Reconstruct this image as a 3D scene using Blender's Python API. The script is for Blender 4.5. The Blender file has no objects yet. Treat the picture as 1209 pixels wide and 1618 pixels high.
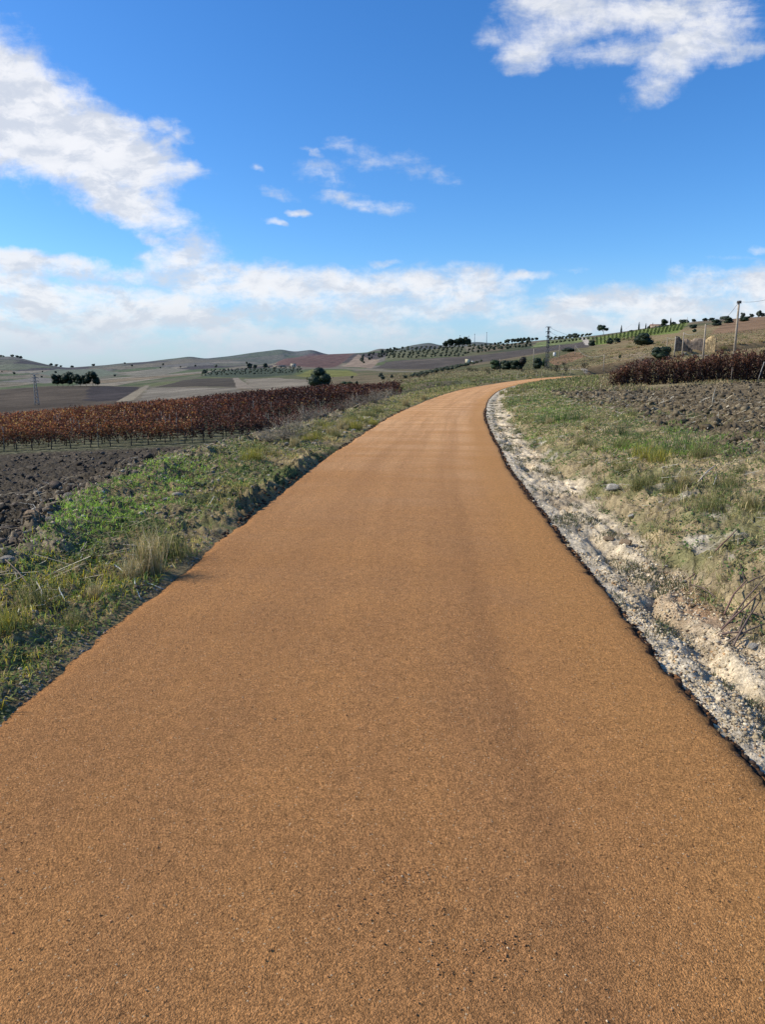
import bpy, math, random
import numpy as np
from mathutils import Vector, Matrix

# ------------------------------------------------------------------ basics
SC = bpy.context.scene
COL = SC.collection
rng = np.random.default_rng(11)
random.seed(5)
F, CX, CY = 1120.0, 604.5, 809.0
TH = math.atan(224 / 1120)
CAMZ = 1.6


def ray(u, v):
    dy = (CY - v) * math.sin(TH) + F * math.cos(TH)
    dz = (CY - v) * math.cos(TH) - F * math.sin(TH)
    return (u - CX) / dy, dz / dy


# ------------------------------------------------------------------ noise
def _hash(ix, iy, seed):
    h = (ix.astype(np.int64) * 374761393 + iy.astype(np.int64) * 668265263 + seed * 974634777) & 0xFFFFFFFF
    h = ((h ^ (h >> 13)) * 1274126177) & 0xFFFFFFFF
    h = h ^ (h >> 16)
    return h


_ANG = np.arange(256) / 256.0 * 2 * math.pi
_GX, _GY = np.cos(_ANG), np.sin(_ANG)


def perlin(x, y, seed=0):
    x = np.asarray(x, float); y = np.asarray(y, float)
    ix = np.floor(x); iy = np.floor(y)
    fx = x - ix; fy = y - iy
    u = fx * fx * fx * (fx * (fx * 6 - 15) + 10); v = fy * fy * fy * (fy * (fy * 6 - 15) + 10)
    def g(dx, dy):
        h = _hash(ix + dx, iy + dy, seed) & 255
        return _GX[h] * (fx - dx) + _GY[h] * (fy - dy)
    a = g(0, 0); b = g(1, 0); c = g(0, 1); d = g(1, 1)
    return ((a * (1 - u) + b * u) * (1 - v) + (c * (1 - u) + d * u) * v) * 1.5


def fbm(x, y, octv=4, seed=0, gain=0.5, billow=False):
    s = 0; a = 1.0; t = 0
    for o in range(octv):
        n = perlin(x * 2 ** o + 13.7 * o, y * 2 ** o - 7.1 * o, seed + o)
        if billow: n = 2 * np.abs(n) - 0.5
        s = s + a * n; t += a; a *= gain
    return s / t


def smooth(x, a, b):
    t = np.clip((x - a) / (b - a), 0, 1)
    return t * t * (3 - 2 * t)


# ------------------------------------------------------------------ road line
_cp = [(-1.2, -60), (-.5, -20), (-.2, -4), (-.14, 1.5), (-.12, 3), (-.07, 4.2), (-.01, 5.2), (.1, 6.8), (.22, 8.5), (.36, 10.4), (.5, 12.2),
       (.82, 15.2), (1.2, 18.8), (2.05, 26), (3.3, 34), (4.9, 43.5), (8.1, 59.5), (12.0, 75), (18.7, 98), (29, 122), (42, 143),
       (60, 162), (85, 178), (120, 190)]


def catmull(P, n=6):
    P = np.array(P, float); out = []
    Q = np.vstack([2 * P[0] - P[1], P, 2 * P[-1] - P[-2]])
    for i in range(1, len(Q) - 2):
        p0, p1, p2, p3 = Q[i - 1:i + 3]
        for t in np.arange(n) / n:
            out.append(.5 * ((2 * p1) + (-p0 + p2) * t + (2 * p0 - 5 * p1 + 4 * p2 - p3) * t * t + (-p0 + 3 * p1 - 3 * p2 + p3) * t ** 3))
    out.append(P[-1]); return np.array(out)


ROAD = catmull(_cp, 5)
HW = 1.64


def road_dist(x, y):
    """signed distance to the centre line: negative on the left of it"""
    x = np.asarray(x, float).ravel(); y = np.asarray(y, float).ravel()
    best = np.full(x.shape, 1e9); sg = np.ones(x.shape)
    near = np.hypot(x, y) < 320
    xs, ys = x[near], y[near]
    b = np.full(xs.shape, 1e9); s = np.ones(xs.shape)
    for i in range(len(ROAD) - 1):
        ax, ay = ROAD[i]; bx, by = ROAD[i + 1]
        dx, dy = bx - ax, by - ay; L = dx * dx + dy * dy
        t = np.clip(((xs - ax) * dx + (ys - ay) * dy) / L, 0, 1)
        ex = xs - ax - t * dx; ey = ys - ay - t * dy
        d = ex * ex + ey * ey
        m = d < b
        b[m] = d[m]; s[m] = np.sign(dy * ex[m] - dx * ey[m])
    best[near] = np.sqrt(b); sg[near] = s
    far = ~near
    best[far] = 300; sg[far] = np.sign(x[far] + 0.01)
    return best * np.where(sg == 0, 1, sg)


# ------------------------------------------------------------------ terrain table: rows (depth, height seen from the eye)
ROWS = [
    (45, [(-200, 700), (0, 699), (150, 695), (340, 686), (450, 655), (560, 628), (620, 620), (760, 622), (900, 612), (1000, 604), (1209, 604)]),
    (60, [(-200, 690), (0, 688), (150, 680), (300, 668), (450, 650), (600, 636), (660, 617), (700, 615), (800, 614), (900, 607.5), (1000, 602), (1209, 602)]),
    (80, [(-200, 680), (0, 677), (150, 667), (300, 653), (450, 640), (600, 627), (660, 611), (700, 607), (800, 606), (900, 603), (1000, 597), (1209, 596)]),
    (105, [(-200, 671), (0, 672), (150, 660), (300, 646), (450, 632), (600, 620), (680, 604), (700, 603), (800, 601), (900, 600), (1000, 588), (1100, 573), (1209, 570)]),
    (150, [(-200, 660), (0, 661), (150, 648), (300, 635), (450, 622), (600, 610), (700, 599), (800, 594), (900, 590), (1000, 573), (1100, 560), (1209, 553), (1400, 543)]),
    (220, [(-200, 645), (0, 641), (150, 634), (300, 620), (450, 610), (600, 599), (700, 590), (780, 584), (850, 582), (900, 577), (1000, 560), (1100, 546), (1209, 534), (1400, 522)]),
    (350, [(-200, 632), (0, 629), (150, 622), (300, 611), (450, 603), (600, 592), (700, 585), (800, 576), (860, 562), (950, 551), (1000, 545), (1100, 527), (1209, 516), (1400, 505)]),
    (600, [(-200, 618), (0, 616), (85, 610), (150, 609.5), (240, 611), (300, 603), (450, 594), (600, 583), (700, 580), (800, 567), (900, 551), (950, 544), (1000, 534), (1100, 518), (1209, 503), (1400, 490)]),
    (900, [(-200, 622), (0, 619), (120, 613), (200, 608), (300, 599), (450, 588), (520, 583), (600, 577), (700, 566), (800, 556), (900, 544), (945, 534), (1000, 524), (1100, 508), (1209, 500), (1400, 486)]),
    (1400, [(-200, 606), (0, 604), (150, 600), (300, 592), (430, 581), (540, 579), (600, 566), (640, 556), (700, 550), (800, 543), (850, 538), (900, 534.5), (945, 529.5), (1000, 522), (1037, 516), (1127, 505), (1209, 502)]),
    (2200, [(-200, 590), (0, 589), (150, 588), (300, 582), (430, 576), (448, 567), (510, 559.5), (565, 557.5), (604, 554), (700, 553), (800, 548), (900, 540), (1209, 520)]),
    (3300, [(-200, 558), (0, 563.5), (20, 563), (50, 570), (80, 577), (105, 581), (150, 578), (230, 572), (300, 569), (430, 575), (520, 572), (570, 560), (600, 550), (622, 553), (700, 556), (900, 545), (1209, 525)]),
    (5200, [(-200, 575), (0, 580), (105, 581), (130, 580), (155, 578.5), (190, 574), (230, 572), (270, 567), (300, 563.5), (324, 567), (380, 560), (443, 552), (464, 556), (493, 552), (512, 558), (560, 566), (622, 553), (646, 546.5), (680, 541.5), (695, 546), (720, 545), (752, 540), (786, 542.5), (820, 548), (900, 550), (1209, 540)]),
    (9000, [(-200, 583), (1400, 583)]),
]
_A = np.linspace(math.tan(math.radians(-52)), math.tan(math.radians(52)), 900)
_LY = np.array([math.log(r[0]) for r in ROWS])
_E = np.zeros((len(ROWS), len(_A)))
for _i, (_d, _p) in enumerate(ROWS):
    aa = []; ee = []
    for (u, v) in _p:
        a_, e_ = ray(u, v); aa.append(a_); ee.append(e_)
    _E[_i] = np.interp(_A, aa, ee)
_k = np.hanning(9); _k /= _k.sum()
for _i in range(len(ROWS)):
    _E[_i] = np.convolve(np.pad(_E[_i], 4, 'edge'), _k, 'valid')
# monotone cubic in log depth
_h = np.diff(_LY)[:, None]; _dl = np.diff(_E, axis=0) / _h
_m = np.zeros_like(_E)
for _i in range(1, len(ROWS) - 1):
    p, q = _dl[_i - 1], _dl[_i]
    w1 = 2 * _h[_i] + _h[_i - 1]; w2 = _h[_i] + 2 * _h[_i - 1]
    with np.errstate(all='ignore'):
        hm = (w1 + w2) / (w1 / p + w2 / q)
    _m[_i] = np.where(p * q > 0, hm, 0)
_m[0] = _dl[0]; _m[-1] = _dl[-1]
_NG = 900
_LG = np.linspace(_LY[0], _LY[-1], _NG)
_G = np.zeros((_NG, len(_A)))
for _j, ly in enumerate(_LG):
    i = min(int(np.searchsorted(_LY, ly, 'right') - 1), len(ROWS) - 2)
    t = (ly - _LY[i]) / (_LY[i + 1] - _LY[i]); H_ = _LY[i + 1] - _LY[i]
    _G[_j] = ((2 * t ** 3 - 3 * t * t + 1) * _E[i] + (t ** 3 - 2 * t * t + t) * H_ * _m[i] + (-2 * t ** 3 + 3 * t * t) * _E[i + 1] + (t ** 3 - t * t) * H_ * _m[i + 1])


def tab_e(a, ly):
    fi = np.clip((a - _A[0]) / (_A[1] - _A[0]), 0, len(_A) - 1.001); fj = np.clip((ly - _LG[0]) / (_LG[1] - _LG[0]), 0, _NG - 1.001)
    i = fi.astype(int); j = fj.astype(int); s = fi - i; t = fj - j
    return (_G[j, i] * (1 - s) + _G[j, i + 1] * s) * (1 - t) + (_G[j + 1, i] * (1 - s) + _G[j + 1, i + 1] * s) * t


def table_z(x, y):
    az = np.clip(np.arctan2(x, y), math.radians(-50), math.radians(50)); r = np.hypot(x, y)
    Y = np.maximum(r * np.cos(az), 1.0); a = np.tan(az)
    return CAMZ + tab_e(a, np.log(Y)) * np.clip(Y, 45, None), Y


LX = [-.1, 0, .10, .5, 1.6, 2.3, 3.2, 4.6, 7, 11, 16, 24, 60, 300]
LZ = [-.05, -.022, .008, .05, .10, .08, -.12, -.6, -1.4, -2.4, -2.75, -3.05, -4.8, -9]
RX = [0, .15, .28, .7, .88, 1.0, 1.3, 1.8, 3, 6, 12, 30, 80, 300]
RZ = [-.05, -.05, -.06, -.08, -.05, .05, .17, .27, .42, .60, .68, .78, 2.0, 8]
SOIL_L, SOIL_R = 2.35, 3.4


def lshift(y):
    return SOIL_L - np.interp(y, [0, 4, 6, 9, 12, 20, 30], [1.5, 1.5, 1.6, 2.1, 2.55, 1.7, 1.8])


def road_z(y):
    return .55 * smooth(y, 85, 150)


def zones(x, y, s):
    """weights (0..1) of the near surfaces"""
    wob = fbm(x * .55, y * .55, 3, 40) * .7
    dl = -s - HW; dr = s - HW
    z = {}
    z['dl'] = dl; z['dr'] = dr; dl = np.where(dl > 0, dl + lshift(y) * smooth(dl, .2, 1.4), dl)
    z['dls'] = dl
    z['soilL'] = smooth(dl + wob, SOIL_L - .15, SOIL_L + .25)
    z['crest'] = smooth(dl + wob, SOIL_L - .8, SOIL_L - .2) * (1 - smooth(dl + wob, SOIL_L + .1, SOIL_L + .7))
    z['grav'] = smooth(dr, -.3, 0) * (1 - smooth(dr + wob * .8, .66, .98))
    z['soilR'] = smooth(dr + wob * 1.6 - .4 * smooth(y, 10, 20), SOIL_R - .4, SOIL_R + .4) * (1 - smooth(y + 3 * wob, 47, 53) * .85)
    z['bankR'] = np.clip(smooth(dr + wob * .8, .66, .98) - z['soilR'], 0, 1)
    z['verge'] = np.clip(smooth(dl, -.1, .05) - z['soilL'], 0, 1)
    return z


def height(x, y, full=True, want=False):
    shp = np.shape(x)
    x = np.asarray(x, float).ravel(); y = np.asarray(y, float).ravel()
    s = road_dist(x, y)
    T, Y = table_z(x, y)
    Z = zones(x, y, s)
    dl, dr = Z['dl'], Z['dr']
    fac = .8 + .4 * smooth(Y, 15, 46) - .10 * smooth(Y, 25, 46) + 1.0 * smooth(Y, 46, 64) * (1 - smooth(Z['dls'], 8, 18))
    dls = Z['dls']
    zl = np.interp(dls, LX, LZ); zl = np.where(zl < 0, zl * fac, zl)
    P = np.where(s < 0, zl, np.interp(dr, RX, RZ) * (1 - .5 * smooth(Y, 18, 42) * (1 - smooth(dr, 9, 17))))
    P = P + road_z(Y) * (1 - smooth(np.maximum(np.abs(s) - HW, 0), 2, 12))
    out = np.maximum(np.abs(s) - HW, 0)
    w = smooth(np.log(Y), math.log(46), math.log(92)) * smooth(out, 1, 12)
    z = P * (1 - w) + T * w
    # broad undulation
    far = smooth(Y, 60, 300)
    z = z + far * Y * .0016 * fbm(x / (Y * .12 + 20), y / (Y * .12 + 20), 3, 3)
    if full:
        r = np.hypot(x, y); nearw = 1 - smooth(r, 45, 110)
        m = nearw > 0
        X, Yy = x[m], y[m]; d = np.zeros(X.shape)
        sl, cr, gr, sr, bk, ve = [Z[k][m] for k in ('soilL', 'crest', 'grav', 'soilR', 'bankR', 'verge')]
        nfine = fbm(X * 14, Yy * 14, 3, 60)
        wq = fbm(X * 4, Yy * 4, 2, 66) * .35; clod = fbm(X * 3.4 + wq, Yy * 3.4 - wq, 5, 70, .7, True)
        clod2 = fbm(X * 8.5 - wq, Yy * 8.5 + wq, 3, 77, .65)
        mid = fbm(X * 1.3, Yy * 1.3, 3, 80)
        soilA = .15 * clod + .06 * clod2 + .12 * mid
        flatten = 1 - smooth(Yy, 42, 45) * (X < 0)
        d += sl * soilA * (.25 + .75 * flatten) + sr * (.8 * soilA)
        d += cr * (.10 * fbm(X * 3.2, Yy * 3.2, 3, 90, .6, True) + .08)
        d += ve * smooth(dl[m], .02, .25) * (.075 * fbm(X * 2.4, Yy * 2.4, 3, 93) + .055 * fbm(X * 7, Yy * 7, 3, 94, .55, True))
        # raised lip of turf and clods beside the asphalt
        lip = np.exp(-((dl[m] - .20) / .15) ** 2) * smooth(Yy, 6.8, 8.2) * (1 - smooth(Yy, 12.5, 14.5))
        d += lip * (.10 + .16 * clod2)
        d += gr * (.010 * nfine + .042 * fbm(X * 4.5, Yy * 2.2, 3, 96, .5, True) - .012 + .03 * fbm(X * 7, Yy * 7, 3, 97)) * smooth(dr[m], .02, .25)
        rut = np.exp(-((dr[m] - .40 - .06 * perlin(Yy * 1.3, Yy * 0 + 2.2, 31)) / .10) ** 2) * smooth(fbm(X * 0 + 4.4, Yy * 1.5, 3, 33), -.15, .12)
        d -= gr * rut * .085
        d += bk * (.09 * fbm(X * 3, Yy * 3, 3, 98) + .075 * clod2 * (1 - .4 * smooth(Yy, 10, 20)))
        d += .006 * nfine
        inside = np.abs(s[m]) < HW - .02
        d[inside] = -.01
        z[m] += d * nearw[m]
    ins = np.abs(s) < HW - .11
    z = np.where(ins & (np.hypot(x, y) < 260), -.06 + road_z(y), z)
    if want: return z, Z, s, Y
    return z.reshape(shp)


def zat(x, y):
    return float(height(np.array([x]), np.array([y]))[0])


_YS = np.exp(np.linspace(math.log(4), math.log(8500), 1400))


def place(u, v):
    """walk along the line of sight until the land is met -> a point on the land"""
    a, e = ray(u, v)
    z = height(a * _YS, _YS, False)
    hit = np.where(z >= CAMZ + e * _YS)[0]
    i = hit[0] if len(hit) else len(_YS) - 1
    Y = _YS[i]
    return a * Y, Y, z[i]


def placeY(u, Y, v=560):
    a, _ = ray(u, v)
    return a * Y, Y, zat(a * Y, Y)


# ------------------------------------------------------------------ mesh helpers
def mkmesh(name, V, polys, col=None, mat=None, smooth_sh=False):
    """polys: list of integer arrays (n,k)"""
    V = np.asarray(V, np.float32)
    me = bpy.data.meshes.new(name)
    me.vertices.add(len(V)); me.vertices.foreach_set('co', V.ravel())
    loops = np.concatenate([p.ravel() for p in polys]).astype(np.int32)
    tot = np.concatenate([np.full(len(p), p.shape[1], np.int32) for p in polys])
    st = np.concatenate([[0], np.cumsum(tot)[:-1]]).astype(np.int32)
    me.loops.add(len(loops)); me.loops.foreach_set('vertex_index', loops)
    me.polygons.add(len(tot)); me.polygons.foreach_set('loop_start', st); me.polygons.foreach_set('loop_total', tot)
    if smooth_sh: me.polygons.foreach_set('use_smooth', np.ones(len(tot), bool))
    if col is not None:
        at = me.color_attributes.new('Col', 'FLOAT_COLOR', 'POINT')
        c = np.ones((len(V), 4), np.float32); c[:, :3] = np.clip(col, 0, 1)
        at.data.foreach_set('color', c.ravel())
    me.update(calc_edges=True); me.validate()
    if mat: me.materials.append(mat)
    return me


def link(name, me, parent=None, loc=None):
    o = bpy.data.objects.new(name, me); COL.objects.link(o)
    if parent: o.parent = parent
    if loc is not None: o.location = loc
    return o


def tag(o, label=None, cat=None, group=None, kind=None):
    if label: o['label'] = label
    if cat: o['category'] = cat
    if group: o['group'] = group
    if kind: o['kind'] = kind
    return o


def empty(name, loc, label, cat, group=None, rz=0):
    o = bpy.data.objects.new(name, None); COL.objects.link(o); o.location = loc; o.rotation_euler = (0, 0, rz)
    o.empty_display_size = .2
    return tag(o, label, cat, group)


class MB:
    """collects simple solids into one mesh"""
    def __init__(s): s.V = []; s.Q = []; s.T = []; s.C = []; s.n = 0

    def add(s, V, Q=None, T=None, col=(1, 1, 1)):
        V = np.asarray(V, float); s.V.append(V)
        c = np.broadcast_to(np.asarray(col, float), V.shape); s.C.append(c)
        if Q is not None and len(Q): s.Q.append(np.asarray(Q) + s.n)
        if T is not None and len(T): s.T.append(np.asarray(T) + s.n)
        s.n += len(V)

    def box(s, c, d, col=(1, 1, 1), rz=0):
        x, y, z = np.array(d) / 2
        V = np.array([[-x, -y, -z], [x, -y, -z], [x, y, -z], [-x, y, -z], [-x, -y, z], [x, -y, z], [x, y, z], [-x, y, z]])
        cs, sn = math.cos(rz), math.sin(rz)
        V = V @ np.array([[cs, sn, 0], [-sn, cs, 0], [0, 0, 1]]) + np.array(c)
        s.add(V, [[0, 3, 2, 1], [4, 5, 6, 7], [0, 1, 5, 4], [1, 2, 6, 5], [2, 3, 7, 6], [3, 0, 4, 7]], col=col)

    def tube(s, P, R, n=6, col=(1, 1, 1)):
        P = np.array(P, float); R = np.broadcast_to(np.array(R, float), (len(P),))
        V = []
        for i, p in enumerate(P):
            t = P[min(i + 1, len(P) - 1)] - P[max(i - 1, 0)]; t /= np.linalg.norm(t) + 1e-9
            a = np.cross(t, [0, 0, 1] if abs(t[2]) < .9 else [1, 0, 0]); a /= np.linalg.norm(a); b = np.cross(t, a)
            for k in range(n):
                th = 2 * math.pi * k / n
                V.append(p + R[i] * (math.cos(th) * a + math.sin(th) * b))
        Q = [[i * n + k, i * n + (k + 1) % n, (i + 1) * n + (k + 1) % n, (i + 1) * n + k] for i in range(len(P) - 1) for k in range(n)]
        V.append(P[0]); V.append(P[-1]); a = len(V) - 2
        T = [[a, (k + 1) % n, k] for k in range(n)] + [[a + 1, (len(P) - 1) * n + k, (len(P) - 1) * n + (k + 1) % n] for k in range(n)]
        s.add(V, Q, T, col)

    def mesh(s, name, mat, sm=False):
        pol = []
        if s.Q: pol.append(np.concatenate(s.Q))
        if s.T: pol.append(np.concatenate(s.T))
        return mkmesh(name, np.concatenate(s.V), pol, np.concatenate(s.C), mat, sm)

    def build(s, name, mat, parent=None, sm=False):
        return link(name, s.mesh(name, mat, sm), parent)


def ico(sub):
    import bmesh
    bm = bmesh.new(); bmesh.ops.create_icosphere(bm, subdivisions=sub, radius=1)
    V = np.array([v.co[:] for v in bm.verts]); T = np.array([[v.index for v in f.verts] for f in bm.faces]); bm.free()
    return V, T


ICO1, ICO2, ICO3 = ico(1), ico(2), ico(3)


# ------------------------------------------------------------------ materials
class NT:
    def __init__(s, tree): s.t = tree; s.n = tree.nodes; s.l = tree.links

    def node(s, typ, **kw):
        n = s.n.new(typ)
        for k, v in kw.items():
            if k.startswith('i_'):
                key = k[2:]; key = int(key) if key.isdigit() else key
                s.put(n.inputs[key], v)
            else: setattr(n, k, v)
        return n

    def put(s, inp, v):
        if isinstance(v, bpy.types.NodeSocket): s.l.new(v, inp)
        else: inp.default_value = v

    def m(s, op, a, b=None, c=None, clamp=False):
        n = s.n.new('ShaderNodeMath'); n.operation = op; n.use_clamp = clamp
        for i, q in enumerate((a, b, c)):
            if q is not None: s.put(n.inputs[i], q)
        return n.outputs[0]

    def noise(s, vec, scale, detail=4, rough=.55, dist=0):
        n = s.n.new('ShaderNodeTexNoise'); s.put(n.inputs['Vector'], vec); n.inputs['Scale'].default_value = scale
        n.inputs['Detail'].default_value = detail; n.inputs['Roughness'].default_value = rough; n.inputs['Distortion'].default_value = dist
        return n.outputs[0]

    def ramp(s, x, a, b, lo=0., hi=1.):
        n = s.n.new('ShaderNodeMapRange'); n.interpolation_type = 'SMOOTHSTEP'
        s.put(n.inputs[0], x); n.inputs[1].default_value = a; n.inputs[2].default_value = b
        n.inputs[3].default_value = lo; n.inputs[4].default_value = hi
        return n.outputs[0]

    def mix(s, f, a, b, mode='MIX'):
        n = s.n.new('ShaderNodeMix'); n.data_type = 'RGBA'; n.blend_type = mode
        s.put(n.inputs[0], f); s.put(n.inputs[6], a); s.put(n.inputs[7], b)
        return n.outputs[2]


def c4(c): return (c[0], c[1], c[2], 1)


def mat_base(name):
    m = bpy.data.materials.new(name); m.use_nodes = True
    nt = m.node_tree; nt.nodes.clear(); N = NT(nt)
    out = N.node('ShaderNodeOutputMaterial'); return m, N, out


def mat_attr(name, var=.35, scale=6., bump=0., bscale=20., rough=.95, spec=.15, transl=0., scale2=None, metal=0):
    m, N, out = mat_base(name)
    att = N.node('ShaderNodeAttribute', attribute_name='Col').outputs['Color']
    pos = N.node('ShaderNodeTexCoord').outputs['Object']
    n1 = N.noise(pos, scale, 5, .6)
    f = N.ramp(n1, .3, .7, 1 - var, 1 + var)
    if scale2:
        f = N.m('MULTIPLY', f, N.ramp(N.noise(pos, scale2, 4, .6), .3, .7, 1 - var, 1 + var))
    vm = N.node('ShaderNodeVectorMath', operation='SCALE'); N.put(vm.inputs[0], att); N.put(vm.inputs['Scale'], f)
    c = vm.outputs[0]
    b = N.node('ShaderNodeBsdfPrincipled'); N.put(b.inputs['Base Color'], c)
    b.inputs['Roughness'].default_value = rough; b.inputs['Specular IOR Level'].default_value = spec; b.inputs['Metallic'].default_value = metal
    if bump > 0:
        bp = N.node('ShaderNodeBump'); bp.inputs['Strength'].default_value = 1; bp.inputs['Distance'].default_value = bump
        N.put(bp.inputs['Height'], N.noise(pos, bscale, 6, .65)); N.put(b.inputs['Normal'], bp.outputs[0])
    sh = b.outputs[0]
    if transl > 0:
        t = N.node('ShaderNodeBsdfTranslucent'); N.put(t.inputs['Color'], c)
        mx = N.node('ShaderNodeMixShader'); mx.inputs[0].default_value = transl
        N.l.new(b.outputs[0], mx.inputs[1]); N.l.new(t.outputs[0], mx.inputs[2]); sh = mx.outputs[0]
    N.l.new(sh, out.inputs[0])
    return m


M_LEAF = mat_attr('leaf_material', .25, 3, rough=.6, spec=.3, transl=.3)
M_GRASS = mat_attr('grass_material', .2, 2, rough=.7, spec=.2, transl=.35)
M_BARK = mat_attr('bark_material', .4, 8, .02, 30)
M_ROCK = mat_attr('rock_material', .3, 7, .02, 25)
M_SOIL = mat_attr('clod_material', .35, 9, .02, 30)
M_WOOD = mat_attr('weathered_wood_material', .25, 5, .004, 60)
M_METAL = mat_attr('galvanised_metal_material', .15, 4, rough=.5, spec=.4)
M_PLASTER = mat_attr('plaster_material', .18, 1.2, .01, 12)
M_MASON = mat_attr('rubble_masonry_material', .4, 1.6, .06, 5, scale2=6)
M_STRAW = mat_attr('straw_material', .2, 8, rough=.7)


def ground_material():
    m, N, out = mat_base('land_material')
    att = N.node('ShaderNodeAttribute', attribute_name='Col').outputs['Color']
    pos = N.node('ShaderNodeTexCoord').outputs['Object']
    f1 = N.ramp(N.noise(pos, 55, 5, .7), .3, .7, .62, 1.38)
    f2 = N.ramp(N.noise(pos, 7, 5, .65), .3, .7, .72, 1.28)
    f3 = N.ramp(N.noise(pos, .8, 5, .6), .3, .7, .85, 1.15)
    f4 = N.ramp(N.noise(pos, .05, 8, .7), .3, .7, .8, 1.2)
    f = N.m('MULTIPLY', N.m('MULTIPLY', f1, f2), N.m('MULTIPLY', f3, f4))
    vm = N.node('ShaderNodeVectorMath', operation='SCALE'); N.put(vm.inputs[0], att); N.put(vm.inputs['Scale'], f)
    b = N.node('ShaderNodeBsdfPrincipled'); N.put(b.inputs['Base Color'], vm.outputs[0])
    b.inputs['Roughness'].default_value = 1; b.inputs['Specular IOR Level'].default_value = .05
    bp = N.node('ShaderNodeBump'); bp.inputs['Distance'].default_value = .02; bp.inputs['Strength'].default_value = .9
    hh = N.m('ADD', N.noise(pos, 40, 5, .7), N.m('MULTIPLY', N.noise(pos, 4, 6, .7), 1.5))
    N.put(bp.inputs['Height'], hh); N.put(b.inputs['Normal'], bp.outputs[0])
    N.l.new(b.outputs[0], out.inputs[0])
    return m


def road_material():
    m, N, out = mat_base('ochre_asphalt_material')
    pos = N.node('ShaderNodeTexCoord').outputs['Object']
    uv = N.node('ShaderNodeAttribute', attribute_name='Lane').outputs['Vector']
    vor = N.node('ShaderNodeTexVoronoi', feature='F1'); N.put(vor.inputs['Vector'], pos); vor.inputs['Scale'].default_value = 210
    sep = N.node('ShaderNodeSeparateColor'); N.l.new(vor.outputs['Color'], sep.inputs[0])
    xyz = N.node('ShaderNodeSeparateXYZ'); N.l.new(uv, xyz.inputs[0]); lx, ly = xyz.outputs[0], xyz.outputs[1]
    n1 = N.noise(pos, .9, 6, .65); n2 = N.noise(pos, 22, 6, .72); n3 = N.noise(pos, 120, 4, .8); n4 = N.noise(pos, 5, 5, .7)
    lane = N.node('ShaderNodeMapping'); N.put(lane.inputs['Vector'], uv); lane.inputs['Scale'].default_value = (2.6, .05, 1)
    st = N.noise(lane.outputs[0], 1, 5, .65)
    cross = N.node('ShaderNodeMapping'); N.put(cross.inputs['Vector'], uv); cross.inputs['Scale'].default_value = (.3, 1.1, 1)
    cn = N.noise(cross.outputs[0], 1, 5, .65)
    a = N.mix(N.ramp(n1, .32, .68), c4((.530, .250, .087)), c4((.430, .203, .074)))
    brighter = N.mix(N.ramp(cn, .38, .62), c4((.655, .328, .126)), c4((.760, .425, .198)))
    yy = N.m('ADD', ly, N.m('MULTIPLY', N.m('SUBTRACT', n1, .5), 8))
    a = N.mix(N.ramp(yy, 61, 82), a, brighter)  # far stretch brighter: grazing-angle light painted into the asphalt colour
    a = N.mix(N.ramp(st, .38, .66, 0, .5), a, c4((.41, .198, .078)))
    # roller seam and a more orange outer strip
    sm = N.m('ABSOLUTE', N.m('SUBTRACT', N.m('ADD', lx, N.m('MULTIPLY', N.m('SUBTRACT', n4, .5), .10)), .70))
    a = N.mix(N.m('MULTIPLY', N.ramp(sm, .015, .13, .28, 0), N.ramp(ly, 64, 74, 1, .12)), a, c4((.26, .125, .052)))
    a = N.mix(N.ramp(lx, .85, 1.35, 0, .6), a, c4((.57, .272, .086)))
    f = N.m('MULTIPLY', N.ramp(sep.outputs[0], 0, 1, .76, 1.22), N.ramp(n3, .32, .68, .60, 1.34))
    f = N.m('MULTIPLY', f, N.ramp(n2, .3, .7, .84, 1.12))
    vm = N.node('ShaderNodeVectorMath', operation='SCALE'); N.put(vm.inputs[0], a); N.put(vm.inputs['Scale'], f)
    c = vm.outputs[0]
    pit = N.m('MULTIPLY', N.ramp(N.noise(pos, 75, 3, .6), .60, .70), N.ramp(n4, .45, .62, .25, 1))
    c = N.mix(N.m('MULTIPLY', pit, .7), c, c4((.085, .045, .022)))
    c = N.mix(N.m('GREATER_THAN', sep.outputs[1], .994), c, c4((.60, .42, .24)))
    edge = N.m('ABSOLUTE', lx)
    ed = N.ramp(N.m('ADD', edge, N.m('MULTIPLY', N.m('SUBTRACT', n2, .5), .12)), HW - .03, HW + .01)
    c = N.mix(N.m('MULTIPLY', ed, N.ramp(lx, -1, 1, .25, 1)), c, c4((.06, .036, .022)))
    b = N.node('ShaderNodeBsdfPrincipled'); N.put(b.inputs['Base Color'], c)
    b.inputs['Roughness'].default_value = .95; b.inputs['Specular IOR Level'].default_value = .08
    h = N.m('ADD', N.m('MULTIPLY', vor.outputs['Distance'], -.6), N.m('MULTIPLY', n3, 1.3))
    h = N.m('ADD', h, N.m('MULTIPLY', n2, 2.2)); h = N.m('SUBTRACT', h, N.m('MULTIPLY', pit, .8))
    bp = N.node('ShaderNodeBump'); bp.inputs['Distance'].default_value = .0095; bp.inputs['Strength'].default_value = .85
    N.put(bp.inputs['Height'], h); N.put(b.inputs['Normal'], bp.outputs[0])
    N.l.new(b.outputs[0], out.inputs[0])
    return m


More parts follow.
